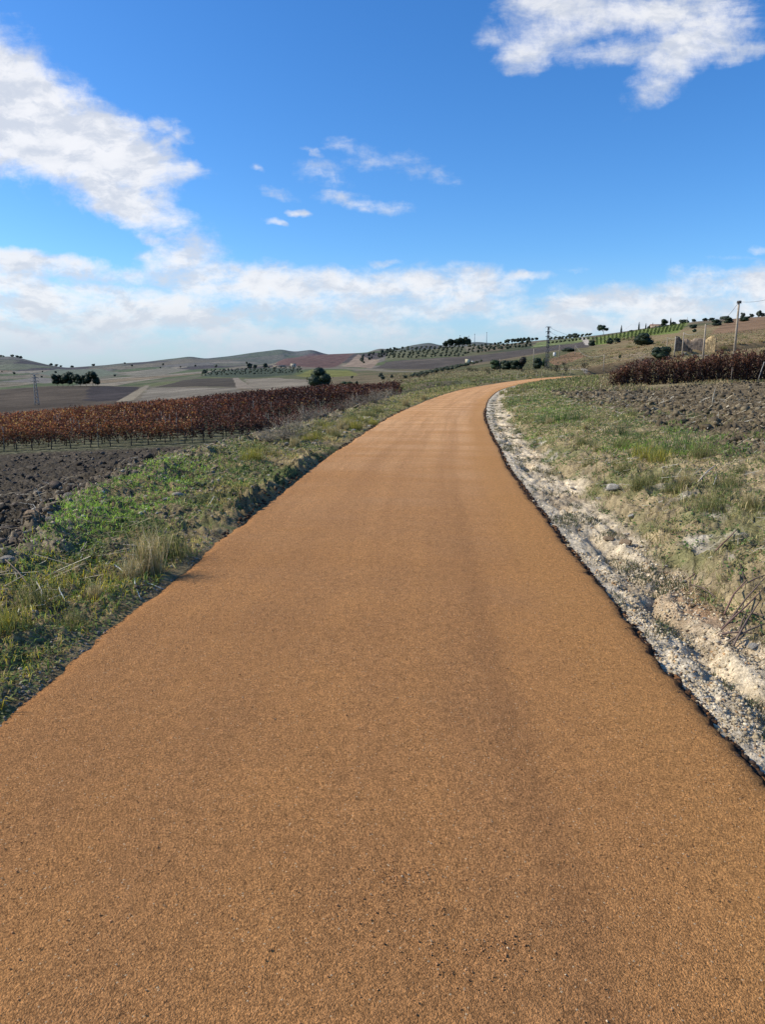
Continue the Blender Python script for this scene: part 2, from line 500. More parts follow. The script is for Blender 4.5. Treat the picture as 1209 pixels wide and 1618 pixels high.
# ------------------------------------------------------------------ camera, sun, sky
cam = bpy.data.cameras.new('camera'); co = bpy.data.objects.new('camera', cam); COL.objects.link(co)
cam.sensor_fit = 'VERTICAL'; cam.sensor_height = 24; cam.lens = 24 * F / 1618
cam.clip_start = .05; cam.clip_end = 30000
co.location = (0, 0, CAMZ); co.rotation_euler = (math.pi / 2 - TH, 0, 0)
SC.camera = co
SUN_EL, SUN_AZ = math.radians(37), math.radians(-82)      # azimuth from +Y, negative = left
sd = Vector((math.sin(SUN_AZ) * math.cos(SUN_EL), math.cos(SUN_AZ) * math.cos(SUN_EL), math.sin(SUN_EL)))
sl = bpy.data.lights.new('sun', 'SUN'); sl.energy = 5.0; sl.angle = math.radians(.53); sl.color = (1, .93, .80)
so = bpy.data.objects.new('sun', sl); COL.objects.link(so); so.rotation_euler = sd.to_track_quat('Z', 'Y').to_euler()

CLOUDS = [  # u, v, radius u, radius v, turn (deg, clockwise in the picture), weight
    (-40, 150, 200, 100, 22, 1.7), (85, 205, 190, 76, 33, 1.8), (190, 235, 105, 52, 35, 1.5), (250, 262, 62, 17, 8, .8),
    (170, 300, 120, 42, 32, 1.4), (225, 335, 85, 32, 20, 1.0), (258, 203, 22, 12, 20, .35),
    (900, 28, 100, 55, 0, .9), (1000, 10, 150, 40, 0, .9), (1100, 10, 105, 55, 0, .9), (850, 68, 55, 32, -20, .8), (960, 78, 90, 22, 0, .55),
    (1080, 85, 95, 42, -35, .95), (1060, 125, 45, 17, -30, .6), (1170, 85, 45, 16, -10, .5), (825, 103, 22, 10, -15, .5), (775, 45, 22, 18, 0, .25),
    (575, 318, 62, 12, 6, .7), (565, 305, 32, 9, 0, .4), (545, 285, 26, 12, 5, .2), (510, 268, 26, 11, 0, .15), (585, 258, 34, 10, 12, .1), (430, 309, 22, 8, 12, .3),
    (463, 340, 24, 7, 0, .8), (425, 357, 22, 6, 8, .75), (645, 262, 20, 7, 10, .05), (403, 264, 8, 6, 0, .4), (490, 240, 14, 4, 25, .3),
    (283, 415, 62, 34, -15, 1.0), (245, 385, 30, 12, 10, .6), (240, 412, 40, 12, 0, .7), (310, 440, 90, 34, 10, 1.0), (420, 452, 130, 28, 3, 1.0), (560, 455, 150, 24, 2, 1.0),
    (690, 455, 110, 26, 0, 1.0), (740, 445, 80, 22, 8, .95), (700, 486, 130, 18, 0, .9), (825, 440, 34, 6, -8, .5), (520, 490, 240, 26, 0, .75),
    (60, 412, 150, 16, 10, .8), (130, 432, 150, 12, 6, .7), (60, 455, 190, 28, 5, .9), (150, 490, 320, 40, 0, 1.0), (60, 530, 330, 36, 0, .85), (420, 530, 330, 32, 0, .7),
    (930, 480, 90, 26, 0, .85), (1010, 482, 130, 30, 0, .95), (1110, 470, 100, 36, -5, 1.0), (1200, 468, 70, 40, 0, 1.0), (1000, 510, 260, 24, 0, .85), (880, 520, 120, 18, 0, .55),
    (620, 525, 100, 18, 0, .5), (760, 530, 130, 12, 0, .4), (912, 423, 22, 5, 0, .3), (610, 420, 22, 4, 0, .3), (1155, 410, 30, 4, 0, .3), (1205, 398, 14, 4, 0, .2),
]


def build_world():
    w = bpy.data.worlds.new('World'); SC.world = w; w.use_nodes = True
    nt = w.node_tree; nt.nodes.clear(); N = NT(nt)
    out = N.node('ShaderNodeOutputWorld'); bg = N.node('ShaderNodeBackground'); bg.inputs[1].default_value = .1
    sky = N.node('ShaderNodeTexSky', sky_type='NISHITA', sun_disc=False, sun_elevation=SUN_EL, sun_rotation=SUN_AZ, altitude=400, air_density=1.0, dust_density=.6, ozone_density=2.2)
    tc = N.node('ShaderNodeTexCoord').outputs['Generated']
    nv = N.node('ShaderNodeVectorMath', operation='NORMALIZE'); N.l.new(tc, nv.inputs[0])
    sp = N.node('ShaderNodeSeparateXYZ'); N.l.new(nv.outputs[0], sp.inputs[0])
    y = N.m('MAXIMUM', sp.outputs[1], .12)
    a = N.m('DIVIDE', sp.outputs[0], y); e = N.m('DIVIDE', sp.outputs[2], y)
    cb = N.node('ShaderNodeCombineXYZ'); N.l.new(a, cb.inputs[0]); N.l.new(e, cb.inputs[1]); ae = cb.outputs[0]
    # wisp warp
    nz = N.node('ShaderNodeTexNoise'); N.put(nz.inputs['Vector'], ae); nz.inputs['Scale'].default_value = 7; nz.inputs['Detail'].default_value = 5; nz.inputs['Roughness'].default_value = .62
    w1 = N.node('ShaderNodeVectorMath', operation='SUBTRACT'); N.l.new(nz.outputs['Color'], w1.inputs[0]); w1.inputs[1].default_value = (.5, .5, .5)
    w2 = N.node('ShaderNodeVectorMath', operation='MULTIPLY'); N.l.new(w1.outputs[0], w2.inputs[0]); w2.inputs[1].default_value = (.09, .05, 0)
    w3 = N.node('ShaderNodeVectorMath', operation='ADD'); N.l.new(ae, w3.inputs[0]); N.l.new(w2.outputs[0], w3.inputs[1]); aw = w3.outputs[0]
    cur = None
    for (u, v, ru, rv, ang, wt) in CLOUDS:
        ca, ce = ray(u, v)
        a2, _ = ray(u + 10, v); _, e2 = ray(u, v - 10)
        sa, se = (a2 - ca) / 10, (e2 - ce) / 10
        mp = N.node('ShaderNodeMapping', vector_type='TEXTURE'); N.l.new(aw, mp.inputs[0])
        mp.inputs[1].default_value = (ca, ce, 0); mp.inputs[2].default_value = (0, 0, -math.radians(ang)); mp.inputs[3].default_value = (ru * sa * 1.12, rv * se * 1.15, 1)
        d = N.node('ShaderNodeVectorMath', operation='DOT_PRODUCT'); N.l.new(mp.outputs[0], d.inputs[0]); N.l.new(mp.outputs[0], d.inputs[1])
        q = N.m('MULTIPLY_ADD', d.outputs['Value'], -wt * .9, wt)
        q = N.m('MAXIMUM', q, -1.5)
        if cur is None: cur = q
        else:
            n = N.n.new('ShaderNodeMath'); n.operation = 'SMOOTH_MAX'; N.put(n.inputs[0], cur); N.put(n.inputs[1], q); n.inputs[2].default_value = .18; cur = n.outputs[0]
    # upper clouds: noise in a plane overhead, streaked; low clouds: noise flattened toward the horizon
    zz = N.m('ADD', N.m('MAXIMUM', sp.outputs[2], 0), .10)
    px = N.m('DIVIDE', sp.outputs[0], zz); py = N.m('DIVIDE', sp.outputs[1], zz)
    pc = N.node('ShaderNodeCombineXYZ'); N.l.new(px, pc.inputs[0]); N.l.new(py, pc.inputs[1])
    mp = N.node('ShaderNodeMapping'); N.l.new(pc.outputs[0], mp.inputs[0]); mp.inputs[2].default_value = (0, 0, math.radians(25)); mp.inputs[3].default_value = (1.0, 2.0, 1)
    nu = N.noise(mp.outputs[0], 3.6, 9, .62, .4)
    ml = N.node('ShaderNodeMapping'); N.l.new(ae, ml.inputs[0]); ml.inputs[3].default_value = (1, 2.6, 1)
    nl = N.noise(ml.outputs[0], 9, 9, .6, .3)
    hi = N.ramp(e, .30, .48)
    nn = N.m('ADD', N.m('MULTIPLY', nu, hi), N.m('MULTIPLY', nl, N.m('SUBTRACT', 1, hi)))
    fine = N.noise(ae, 26, 8, .7, .3)
    nn = N.m('ADD', nn, N.m('MULTIPLY', N.m('SUBTRACT', fine, .5), .50))
    dens = N.m('ADD', cur, N.m('MULTIPLY', N.m('SUBTRACT', nn, .5), 3.0))
    cov = N.m('POWER', N.ramp(dens, -.30, 1.15), 1.15)
    # shading of the cloud body, lit from the upper left
    off = N.node('ShaderNodeVectorMath', operation='ADD'); N.l.new(ml.outputs[0], off.inputs[0]); off.inputs[1].default_value = (-.012, .03, 0)
    nl2 = N.noise(off.outputs[0], 9, 6, .6, .3)
    mb_ = N.node('ShaderNodeMapping'); N.l.new(aw, mb_.inputs[0]); mb_.inputs[2].default_value = (0, 0, math.radians(20)); mb_.inputs[3].default_value = (1, 2.2, 1)
    o2 = N.node('ShaderNodeVectorMath', operation='ADD'); N.l.new(mb_.outputs[0], o2.inputs[0]); o2.inputs[1].default_value = (-.02, .035, 0)
    shade = N.ramp(N.m('SUBTRACT', N.noise(mb_.outputs[0], 11, 8, .62), N.noise(o2.outputs[0], 11, 8, .62)), -.12, .10)
    sh2 = N.ramp(nn, .42, .72)
    body = N.mix(shade, c4((6.9, 7.3, 8.1)), c4((9.6, 9.6, 9.8)))
    body = N.mix(N.m('MULTIPLY', sh2, .22), body, c4((6.0, 6.5, 7.4)))
    low = N.ramp(e, .01, .10)
    body = N.mix(low, c4((6.0, 6.8, 7.9)), body)
    # sky tone
    hs = N.node('ShaderNodeHueSaturation'); hs.inputs['Saturation'].default_value = 1.27; hs.inputs['Value'].default_value = 1.0
    N.l.new(sky.outputs[0], hs.inputs['Color'])
    tint = N.mix(1.0, hs.outputs[0], c4((1.04, 1.42, 1.80)), 'MULTIPLY')
    tint = N.mix(N.ramp(e, -.02, .16, .72, 0.), tint, c4((4.7, 5.8, 7.5)))
    col = N.mix(N.m('MULTIPLY', cov, .93), tint, body)
    N.l.new(col, bg.inputs[0]); N.l.new(bg.outputs[0], out.inputs[0])
    w.cycles.sampling_method = 'MANUAL'; w.cycles.sample_map_resolution = 512


build_world()
SC.view_settings.view_transform = 'Standard'; SC.view_settings.look = 'None'; SC.view_settings.exposure = 0; SC.view_settings.gamma = 1
SC.cycles.max_bounces = 5; SC.cycles.diffuse_bounces = 3; SC.cycles.transmission_bounces = 3; SC.cycles.transparent_max_bounces = 6

# ------------------------------------------------------------------ land
# fields: outline as seen over the land, colour, optional stripe (spacing m, angle, second colour)
FIELDS = [
    ([(-160, 640), (0, 616), (85, 610), (160, 610), (222, 612), (205, 632), (185, 646), (-160, 668)], (.088, .067, .046), None),
    ([(140, 611), (222, 611.5), (196, 634), (130, 634)], (.052, .042, .038), None),
    ([(238, 612.5), (300, 612.5), (384, 612), (380, 628), (215, 634)], (.20, .17, .125), None),
    ([(295, 599), (369, 597), (382, 611.5), (240, 612)], (.075, .061, .044), None),
    ([(388, 599), (440, 597), (492, 600), (500, 617), (396, 622)], (.21, .175, .125), None),
    ([(310, 594), (340, 586), (400, 583), (478, 582), (462, 592), (400, 597)], (.062, .072, .042), None),
    ([(466, 594), (492, 584), (555, 586), (568, 593), (500, 597)], (.17, .165, .05), None),
    ([(434, 577), (448, 567), (510, 560), (563, 558), (534, 578), (520, 581)], (.135, .07, .055), (14, 1.2, (.17, .11, .075))),
    ([(536, 580), (566, 560), (600, 568), (586, 582)], (.24, .175, .12), None),
    ([(588, 583), (610, 572), (640, 569), (739, 563), (840, 551), (900, 543), (936, 537), (930, 549), (884, 553), (765, 572), (690, 583)], (.088, .071, .056), (9, .5, (.12, .098, .075))),
    ([(608, 570), (612, 557), (640, 551), (735, 549), (742, 561), (640, 568)], (.125, .12, .06), None),
    ([(840, 549), (850, 541), (905, 535), (934, 532), (938, 537), (880, 545)], (.18, .20, .075), None),
    ([(934, 546), (945, 533), (1010, 522), (1075, 512), (1110, 505), (1072, 526), (1000, 531), (960, 543)], (.17, .20, .05), None),
    ([(640, 600), (700, 590), (860, 584), (930, 590), (905, 597), (800, 602), (730, 608)], (.17, .15, .07), None),
    ([(865, 571), (905, 556), (925, 560), (905, 571), (880, 578)], (.25, .15, .085), None),
    ([(1120, 528), (1150, 508), (1230, 498), (1260, 512), (1180, 525)], (.225, .14, .078), None),
    ([(960, 566), (1010, 556), (1040, 560), (1010, 572)], (.24, .18, .11), None),
    ([(-100, 578), (0, 577), (60, 577), (88, 580), (40, 584), (-100, 586)], (.15, .15, .085), None),
    ([(60, 590), (90, 583), (160, 583), (190, 590), (120, 600)], (.15, .16, .10), None),
    ([(0, 603), (60, 596), (130, 600), (70, 606)], (.19, .165, .13), None),
    ([(200, 607), (290, 596), (330, 590), (300, 600)], (.13, .12, .07), None),
    ([(190, 592), (260, 580), (300, 584), (230, 596)], (.20, .175, .12), None),
]
TRACKS = [([(232, 609), (222, 617), (210, 625), (196, 634)], 2.2, (.34, .28, .19)), ([(372, 597), (378, 604), (387, 613)], 2.6, (.32, .26, .19)),
          ([(921, 533), (926, 538), (932, 545)], 3.4, (.58, .5, .4)), ([(862, 581.5), (890, 583.5), (925, 586.5)], .75, (.46, .40, .31)),
          ([(640, 571), (700, 567), (739, 563)], 5, (.24, .19, .13)), ([(434, 579), (520, 582), (590, 584), (700, 586)], 6, (.26, .22, .15)),
          ([(105, 600), (60, 603), (0, 607)], 3, (.30, .27, .2)), ([(20, 586), (80, 592), (140, 600)], 4, (.26, .24, .19))]


def in_poly(x, y, P):
    r = np.zeros(x.shape, bool); n = len(P)
    for i in range(n):
        x1, y1 = P[i]; x2, y2 = P[(i + 1) % n]
        if y1 == y2: continue
        c = ((y1 > y) != (y2 > y)) & (x < (x2 - x1) * (y - y1) / (y2 - y1) + x1)
        r ^= c
    return r


def land_colour(x, y, Z, s, Y, z):
    n = len(x); c = np.empty((n, 3)); a = x / np.maximum(Y, 1)
    # far base: dry stubble and pasture in patches
    p1 = fbm(x / 160, y / 260, 4, 201)[:, None]; p2 = fbm(x / 45, y / 80, 4, 205)[:, None]; p3 = fbm(x / 12, y / 20, 3, 207)[:, None]
    dry = np.array([.165, .125, .072]); grn = np.array([.098, .10, .045]); gry = np.array([.145, .125, .095])
    c[:] = dry
    t = smooth(p1 + .4 * p2, -.15, .25); c = c * (1 - t) + grn * t
    lft = (1 - smooth(a, -.35, .0))[:, None]; c = c * (1 - .6 * lft) + gry * .6 * lft
    rgt = smooth(a, .22, .34)[:, None] * (1 - smooth(Y, 500, 800))[:, None]
    rc = np.array([.27, .185, .095]) * (1 + .6 * p2 + .5 * p3) ; gr2 = np.array([.165, .15, .065])
    tt = smooth(p2 + p3 * .7 + .25 * p1, -.1, .35); rc = rc * (1 - tt * .7) + gr2 * tt * .7
    c = c * (1 - rgt) + rc * rgt
    c = c * (1 + .45 * p3)
    dk = smooth(p3 + .5 * fbm(x / 5, y / 9, 3, 209)[:, None], .22, .42) * .55; c = c * (1 - dk) + np.array([.055, .06, .03]) * dk
    dm = smooth(Y, 500, 1000)[:, None] * smooth(p2 * .7 + p1 * .5 + .6 * p3, .05, .22) * .75; c = c * (1 - dm) + np.array([.042, .052, .03]) * dm
    vfar = smooth(Y, 2600, 3600)[:, None]
    scr = smooth(p2 + p1 * .6 + fbm(x / 70, y / 150, 4, 215)[:, None], 0, .2)
    fc = np.array([.105, .105, .066]) * (1 - scr) + np.array([.04, .052, .036]) * scr
    c = c * (1 - vfar) + fc * vfar
    farm = Y > 90
    xf, yf = x[farm], y[farm]; cf = c[farm]; Yf = Y[farm]
    jx = fbm(xf / 30, yf / 30, 2, 230) * 3; jy = fbm(xf / 30, yf / 30, 2, 231) * 6
    # patchwork of worked fields with rough hedgerows between
    ff = Yf > 520
    xx = xf[ff] / 150 + .25 * fbm(xf[ff] / 200, yf[ff] / 300, 2, 260); yy = yf[ff] / 420 + .2 * fbm(xf[ff] / 200, yf[ff] / 300, 2, 261)
    d1 = np.full(xx.shape, 9.); d2 = np.full(xx.shape, 9.); idn = np.zeros(xx.shape, np.int64); bx_, by_ = np.floor(xx), np.floor(yy)
    for ddx in (-1, 0, 1):
        for ddy in (-1, 0, 1):
            hh = _hash(bx_ + ddx, by_ + ddy, 77); qx = bx_ + ddx + (hh & 1023) / 1023.; qy = by_ + ddy + ((hh >> 10) & 1023) / 1023.
            dd = np.hypot(xx - qx, yy - qy); nw = dd < d1; d2 = np.where(nw, d1, np.minimum(d2, dd)); idn = np.where(nw, hh, idn); d1 = np.where(nw, dd, d1)
    pal = np.array([(.20, .15, .09), (.11, .115, .05), (.15, .13, .10), (.075, .058, .048), (.23, .19, .13), (.095, .11, .045), (.17, .14, .09), (.13, .12, .075)])
    fcol = pal[(idn >> 5) % 8] * (1 + .55 * p3[farm][ff] + .45 * p2[farm][ff])
    ph = ((xf[ff] * np.cos(idn % 7) + yf[ff] * np.sin(idn % 7)) / 11) % 1; fcol = fcol * (1 + .10 * np.sign(ph - .5))[:, None]
    hg = ((1 - smooth(d2 - d1, .02, .09)) * ((idn >> 9) % 4 > 0) * smooth(p3[farm][ff][:, 0], -.35, .0))[:, None] * .9
    fcol = fcol * (1 - hg) + np.array([.045, .055, .03]) * hg
    kf = (1.0 * smooth(Yf[ff], 520, 700) * (1 - .35 * smooth(Yf[ff], 3000, 3600)) * (1 - smooth(xf[ff] / Yf[ff], .05, .2)))[:, None]
    cf[ff] = cf[ff] * (1 - kf) + fcol * kf
    for (P, colr, stripe) in FIELDS:
        W = [place(u, v)[:2] for (u, v) in P]
        m = in_poly(xf + jx, yf + jy, W)
        if not m.any(): continue
        cc = np.array(colr)[None, :] * .95 * (1 + .45 * p3[farm][m] + .4 * p2[farm][m])
        if stripe:
            sp_, an, c2 = stripe
            ph = (xf[m] * math.cos(an) + yf[m] * math.sin(an)) / sp_
            k = (smooth(np.abs((ph % 1) - .5), .2, .4))[:, None] * .8
            cc = cc * (1 - k) + np.array(c2) * .8 * k
        cf[m] = cc
    for (P, wd, colr) in TRACKS:
        W = [place(u, v)[:2] for (u, v) in P]
        d = np.full(xf.shape, 1e9)
        for i in range(len(W) - 1):
            ax, ay = W[i]; bx, by = W[i + 1]; dx, dy = bx - ax, by - ay; L = dx * dx + dy * dy + 1e-6
            t = np.clip(((xf - ax) * dx + (yf - ay) * dy) / L, 0, 1)
            d = np.minimum(d, np.hypot(xf - ax - t * dx, yf - ay - t * dy))
        m = d < wd; cf[m] = np.array(colr) * .7
    c[farm] = cf
    # aerial haze painted into the land colour, bluer with distance
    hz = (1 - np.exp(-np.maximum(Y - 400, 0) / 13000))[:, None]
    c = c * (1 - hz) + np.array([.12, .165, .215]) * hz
    # vineyard floor, left, and near zones
    nearw = (1 - smooth(Y, 80, 100))[:, None]
    nf = fbm(x * 3, y * 3, 3, 240)[:, None]; nm = fbm(x * .8, y * .8, 3, 243)[:, None]; nb = fbm(x * 9, y * 9, 2, 247)[:, None]
    near = np.empty((n, 3)); near[:] = (.12, .10, .065)
    def lay(w, colr):
        nonlocal near
        w = w[:, None]; near = near * (1 - w) + colr * w
    soil = np.array([.078, .063, .044]) * (1 + .45 * nf + .3 * nm + .2 * nb)
    soil2 = np.array([.165, .125, .073]) * (1 + .4 * nf + .35 * nm + .3 * nb)
    pale = np.array([.27, .212, .14]) * (1 + .45 * nf + .4 * nb)
    soil = soil * (1 - smooth(nm + nf * .5, .25, .5) * .5) + np.array([.15, .12, .09]) * smooth(nm + nf * .5, .25, .5) * .5
    vrg = np.array([.26, .195, .10]) * (1 + .5 * nf + .3 * nb) ; gv = np.array([.11, .12, .045])
    k = smooth(nm + .6 * nf, -.1, .3); vrg = vrg * (1 - k) + gv * k
    lay(Z['verge'], vrg); lay(Z['soilL'], soil); lay(Z['soilL'] * smooth(y, 12, 16) * (1 - smooth(Z['dls'], 5, 9)), np.array([.215, .165, .10]) * (1 + .5 * nf + .4 * nb)); lay(Z['crest'] * np.clip(.45 + .9 * nf[:, 0] + .8 * nm[:, 0] + .5 * nb[:, 0], 0, 1), pale)
    # vineyard floor: pale worked strips between the rows
    vy = Z['soilL'] * smooth(y, 42, 45)
    fl = np.array([.17, .155, .095]) * (1 + .35 * nf); ph = ((y - 45.6 + .12 * nm[:, 0]) / 1.2) % 1
    kk = smooth(np.abs(ph - .5), .10, .24)[:, None]; fl = fl * (1 - kk) + np.array([.045, .05, .026]) * kk
    lay(vy, fl)
    bk = np.array([.32, .245, .135]) * (1 + .45 * nf + .35 * nb); k = smooth(nm + .5 * nf, -.05, .3)
    bk = bk * (1 - k * .75) + np.array([.15, .15, .06]) * k * .75
    k = smooth(nm - .4 * nf + .5 * fbm(x * 1.7, y * 1.7, 3, 250)[:, None], .32, .5) * (1 - smooth(Z['dr'], 1.0, 2.8))[:, None]
    bk = bk * (1 - k) + np.array([.40, .345, .255]) * k
    lay(Z['bankR'], bk); lay(Z['soilR'], soil2)
    gvl = np.array([.62, .50, .33]) * (1 + .25 * nf + .25 * nb); k = smooth(fbm(x * 4.5, y * 2.2, 3, 96, .5, True), .0, -.3)[:, None] * .35; gvl = gvl * (1 - k) + np.array([.20, .16, .10]) * k
    k = smooth(nm + .4 * nf, .12, .4) * .5; gvl = gvl * (1 - k) + np.array([.36, .25, .14]) * k
    rd = np.exp(-(((x - 2.35 - .10 * (y - 4.9)) / .22) ** 2 + ((y - 4.95) / .62) ** 2))[:, None] * smooth(nb + .4, -.1, .3) * .8
    gvl = gvl * (1 - rd) + np.array([.34, .165, .07]) * rd
    rim = (1 - smooth(Z['dr'], .16, .30))[:, None] * .55; gvl = gvl * (1 - rim) + np.array([.60, .515, .38]) * (1 + .25 * nb) * rim
    lay(Z['grav'], gvl)
    c = c * (1 - nearw) + near * nearw
    # rough grass at the back of the right-hand ground
    return c


def build_ground():
    fine = np.radians(np.arange(-36, 36.001, .085)); L = np.radians(np.concatenate([np.arange(-180, -60, 3), np.arange(-60, -36, 1.0)])); R = np.radians(np.concatenate([np.arange(37, 60, 1.0), np.arange(60, 180, 3)]))
    az = np.concatenate([L, fine, R]); na = len(az)
    r = [.4, .7, 1.0, 1.25]
    while r[-1] < 20: r.append(r[-1] * 1.0062)
    while r[-1] < 120: r.append(r[-1] * 1.006)
    while r[-1] < 3800: r.append(r[-1] * 1.0075)
    while r[-1] < 14000: r.append(r[-1] * 1.018)
    r = np.array(r); nr = len(r)
    A, Rr = np.meshgrid(az, r)
    x = (np.sin(A) * Rr).ravel(); y = (np.cos(A) * Rr).ravel()
    z, Z, s, Y = height(x, y, True, True)
    z = np.where(np.hypot(x, y) > 9500, z - (np.hypot(x, y) - 9500) * .05, z)
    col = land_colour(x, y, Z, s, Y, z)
    i = np.arange(nr - 1)[:, None]; j = np.arange(na)[None, :]; j2 = (j + 1) % na
    Q = np.stack([i * na + j, i * na + j2, (i + 1) * na + j2, (i + 1) * na + j], -1).reshape(-1, 4)[:, ::-1]
    V = np.stack([x, y, z], 1)
    V = np.vstack([V, [[0, 0, -.06]]]); col = np.vstack([col, [[.1, .1, .1]]]); cidx = len(V) - 1
    jj = np.arange(na); T = np.stack([np.full(na, cidx), (jj + 1) % na, jj], 1)
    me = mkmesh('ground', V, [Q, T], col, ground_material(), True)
    return tag(link('ground', me), kind='structure')


build_ground()


# ------------------------------------------------------------------ road slab
def build_road():
    # resample the centre line finely near, coarser far
    P = ROAD; seg = np.hypot(*np.diff(P, axis=0).T); cum = np.concatenate([[0], np.cumsum(seg)]); tot = cum[-1]
    i0 = np.argmin(np.hypot(P[:, 0], P[:, 1])); s0 = cum[i0]
    ts = [0.]
    while ts[-1] < tot:
        d = abs(ts[-1] - s0); ts.append(ts[-1] + (.5 if ts[-1] < s0 - 2 else max(.03, .004 * d)))
    ts = np.array(ts[:-1]); cx_ = np.interp(ts, cum, P[:, 0]); cy_ = np.interp(ts, cum, P[:, 1])
    # smooth the tangents
    tx = np.gradient(cx_, ts); ty = np.gradient(cy_, ts); L = np.hypot(tx, ty); tx /= L; ty /= L
    lat = np.concatenate([[-1.0, -1.0], np.linspace(-1, 1, 41), [1.0, 1.0]]); m = len(lat)
    wl = HW + .05 * perlin(ts * .8, ts * 0 + 3.3, 5) + .035 * perlin(ts * 4, ts * 0 + 1.3, 6) + .014 * perlin(ts * 19, ts * 0 + 1.3, 9)
    wr = HW + .03 * perlin(ts * .7, ts * 0 + 8.3, 7) + .02 * perlin(ts * 5, ts * 0 + 5.3, 8) + .016 * perlin(ts * 17, ts * 0 + 2.3, 10)
    W = np.where(lat[None, :] < 0, wl[:, None], wr[:, None]) * lat[None, :]
    X = cx_[:, None] + ty[:, None] * W; Yy = cy_[:, None] - tx[:, None] * W
    Zz = .012 * (1 - lat[None, :] ** 2) + .004 * perlin(X * .9, Yy * .9, 300)
    Zz = Zz + np.where(np.abs(lat[None, :]) > .985, -.012, 0) + .0025 * perlin(X * 14, Yy * 14, 301)
    # slab sides
    for k, (sx, dz, ox) in enumerate(((0, -.16, .03), (1, -.035, .015), (m - 2, -.035, .02), (m - 1, -.16, .05))):
        sg = -1 if sx < 5 else 1
        jit = .018 * perlin(ts * 13, ts * 0 + k, 320)
        W2 = W[:, 0 if sg < 0 else -1] + sg * (ox + jit)
        X[:, sx] = cx_ + ty * W2; Yy[:, sx] = cy_ - tx * W2; Zz[:, sx] = dz
    Zz = Zz + road_z(Yy)
    V = np.stack([X, Yy, Zz], -1).reshape(-1, 3); n = len(ts)
    i = np.arange(n - 1)[:, None]; j = np.arange(m - 1)[None, :]
    Q = np.stack([i * m + j, i * m + j + 1, (i + 1) * m + j + 1, (i + 1) * m + j], -1).reshape(-1, 4)
    me = mkmesh('road', V, [Q], None, road_material(), True)
    at = me.attributes.new('Lane', 'FLOAT_VECTOR', 'POINT')
    D = np.abs(W).copy(); D[:, :2] = HW + .05; D[:, -2:] = HW + .05
    edge_rel = HW - (np.where(lat[None, :] < 0, wl[:, None], wr[:, None]) - np.abs(W)); edge_rel[:, :2] = HW + .1; edge_rel[:, -2:] = HW + .1
    lv = np.stack([edge_rel * np.sign(lat)[None, :], np.broadcast_to(ts[:, None], W.shape), np.zeros_like(W)], -1).reshape(-1, 3)
    at.data.foreach_set('vector', lv.astype(np.float32).ravel())
    return tag(link('road', me), kind='structure')


build_road()


# ------------------------------------------------------------------ scatter helpers
def lump_mesh(P, S, col, base=ICO1, amp=.35, flat=.75):
    """many lumps: positions (n,3), sizes (n,), colours (n,3)"""
    Vb, Tb = base; n = len(P); k = len(Vb)
    ang = rng.uniform(0, 2 * math.pi, n); sc = rng.uniform(.65, 1.3, (n, 3)); sc[:, 2] *= flat
    V = Vb[None] * (1 + amp * rng.uniform(-1, 1, (n, k, 1))) * sc[:, None, :]
    # random tilt
    tx = rng.normal(0, .4, n); c, s = np.cos(tx), np.sin(tx)
    y = V[..., 1] * c[:, None] - V[..., 2] * s[:, None]; z = V[..., 1] * s[:, None] + V[..., 2] * c[:, None]; V[..., 1] = y; V[..., 2] = z
    c, s = np.cos(ang), np.sin(ang)
    x = V[..., 0] * c[:, None] - V[..., 1] * s[:, None]; y = V[..., 0] * s[:, None] + V[..., 1] * c[:, None]; V[..., 0] = x; V[..., 1] = y
    V = V * S[:, None, None] + P[:, None, :]
    T = (Tb[None] + (np.arange(n) * k)[:, None, None]).reshape(-1, 3)
    C = np.repeat(col, k, 0)
    return V.reshape(-1, 3), T, C


def pick(n, cols, wts):
    i = rng.choice(len(cols), n, p=np.array(wts) / sum(wts))
    return np.array(cols)[i] * rng.uniform(.7, 1.3, (n, 1))


def along(n, ymin, ymax, dmin, dmax, side, power=1.0):
    """random points beside the road: log-spread in depth, given offset from the edge"""
    Y = np.exp(rng.uniform(math.log(ymin), math.log(ymax), n))
    cxr = np.interp(Y, ROAD[:, 1], ROAD[:, 0]); dx = np.interp(Y + .5, ROAD[:, 1], ROAD[:, 0]) - cxr
    k = np.sqrt(1 + (dx / .5) ** 2)
    d = dmin + (dmax - dmin) * rng.uniform(0, 1, n) ** power
    x = cxr + side * (HW + d) * k
    m = np.abs(x) < Y * .62 + .6
    return x[m], Y[m], d[m]


def blades(x, y, z, h, w, col, lean=.5, bend=.6):
    n = len(x); a = rng.uniform(0, 2 * math.pi, n); dx, dy = np.cos(a), np.sin(a)
    la = rng.uniform(0, 2 * math.pi, n); ll = rng.uniform(.1, 1, n) * lean; lx, ly = np.cos(la) * ll * h, np.sin(la) * ll * h
    V = np.empty((n, 5, 3))
    V[:, 0] = np.stack([x - dx * w / 2, y - dy * w / 2, z - .01], 1); V[:, 1] = np.stack([x + dx * w / 2, y + dy * w / 2, z - .01], 1)
    V[:, 2] = np.stack([x + lx * .4 + dx * w * .38, y + ly * .4 + dy * w * .38, z + h * .6], 1); V[:, 3] = np.stack([x + lx * .4 - dx * w * .38, y + ly * .4 - dy * w * .38, z + h * .6], 1)
    V[:, 4] = np.stack([x + lx * 1.1, y + ly * 1.1, z + h * (1 - bend * ll * .6)], 1)
    i = np.arange(n) * 5
    Q = np.stack([i, i + 1, i + 2, i + 3], 1); T = np.stack([i + 3, i + 2, i + 4], 1)
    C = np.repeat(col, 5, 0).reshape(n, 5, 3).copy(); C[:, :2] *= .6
    return V.reshape(-1, 3), Q, T, C.reshape(-1, 3)


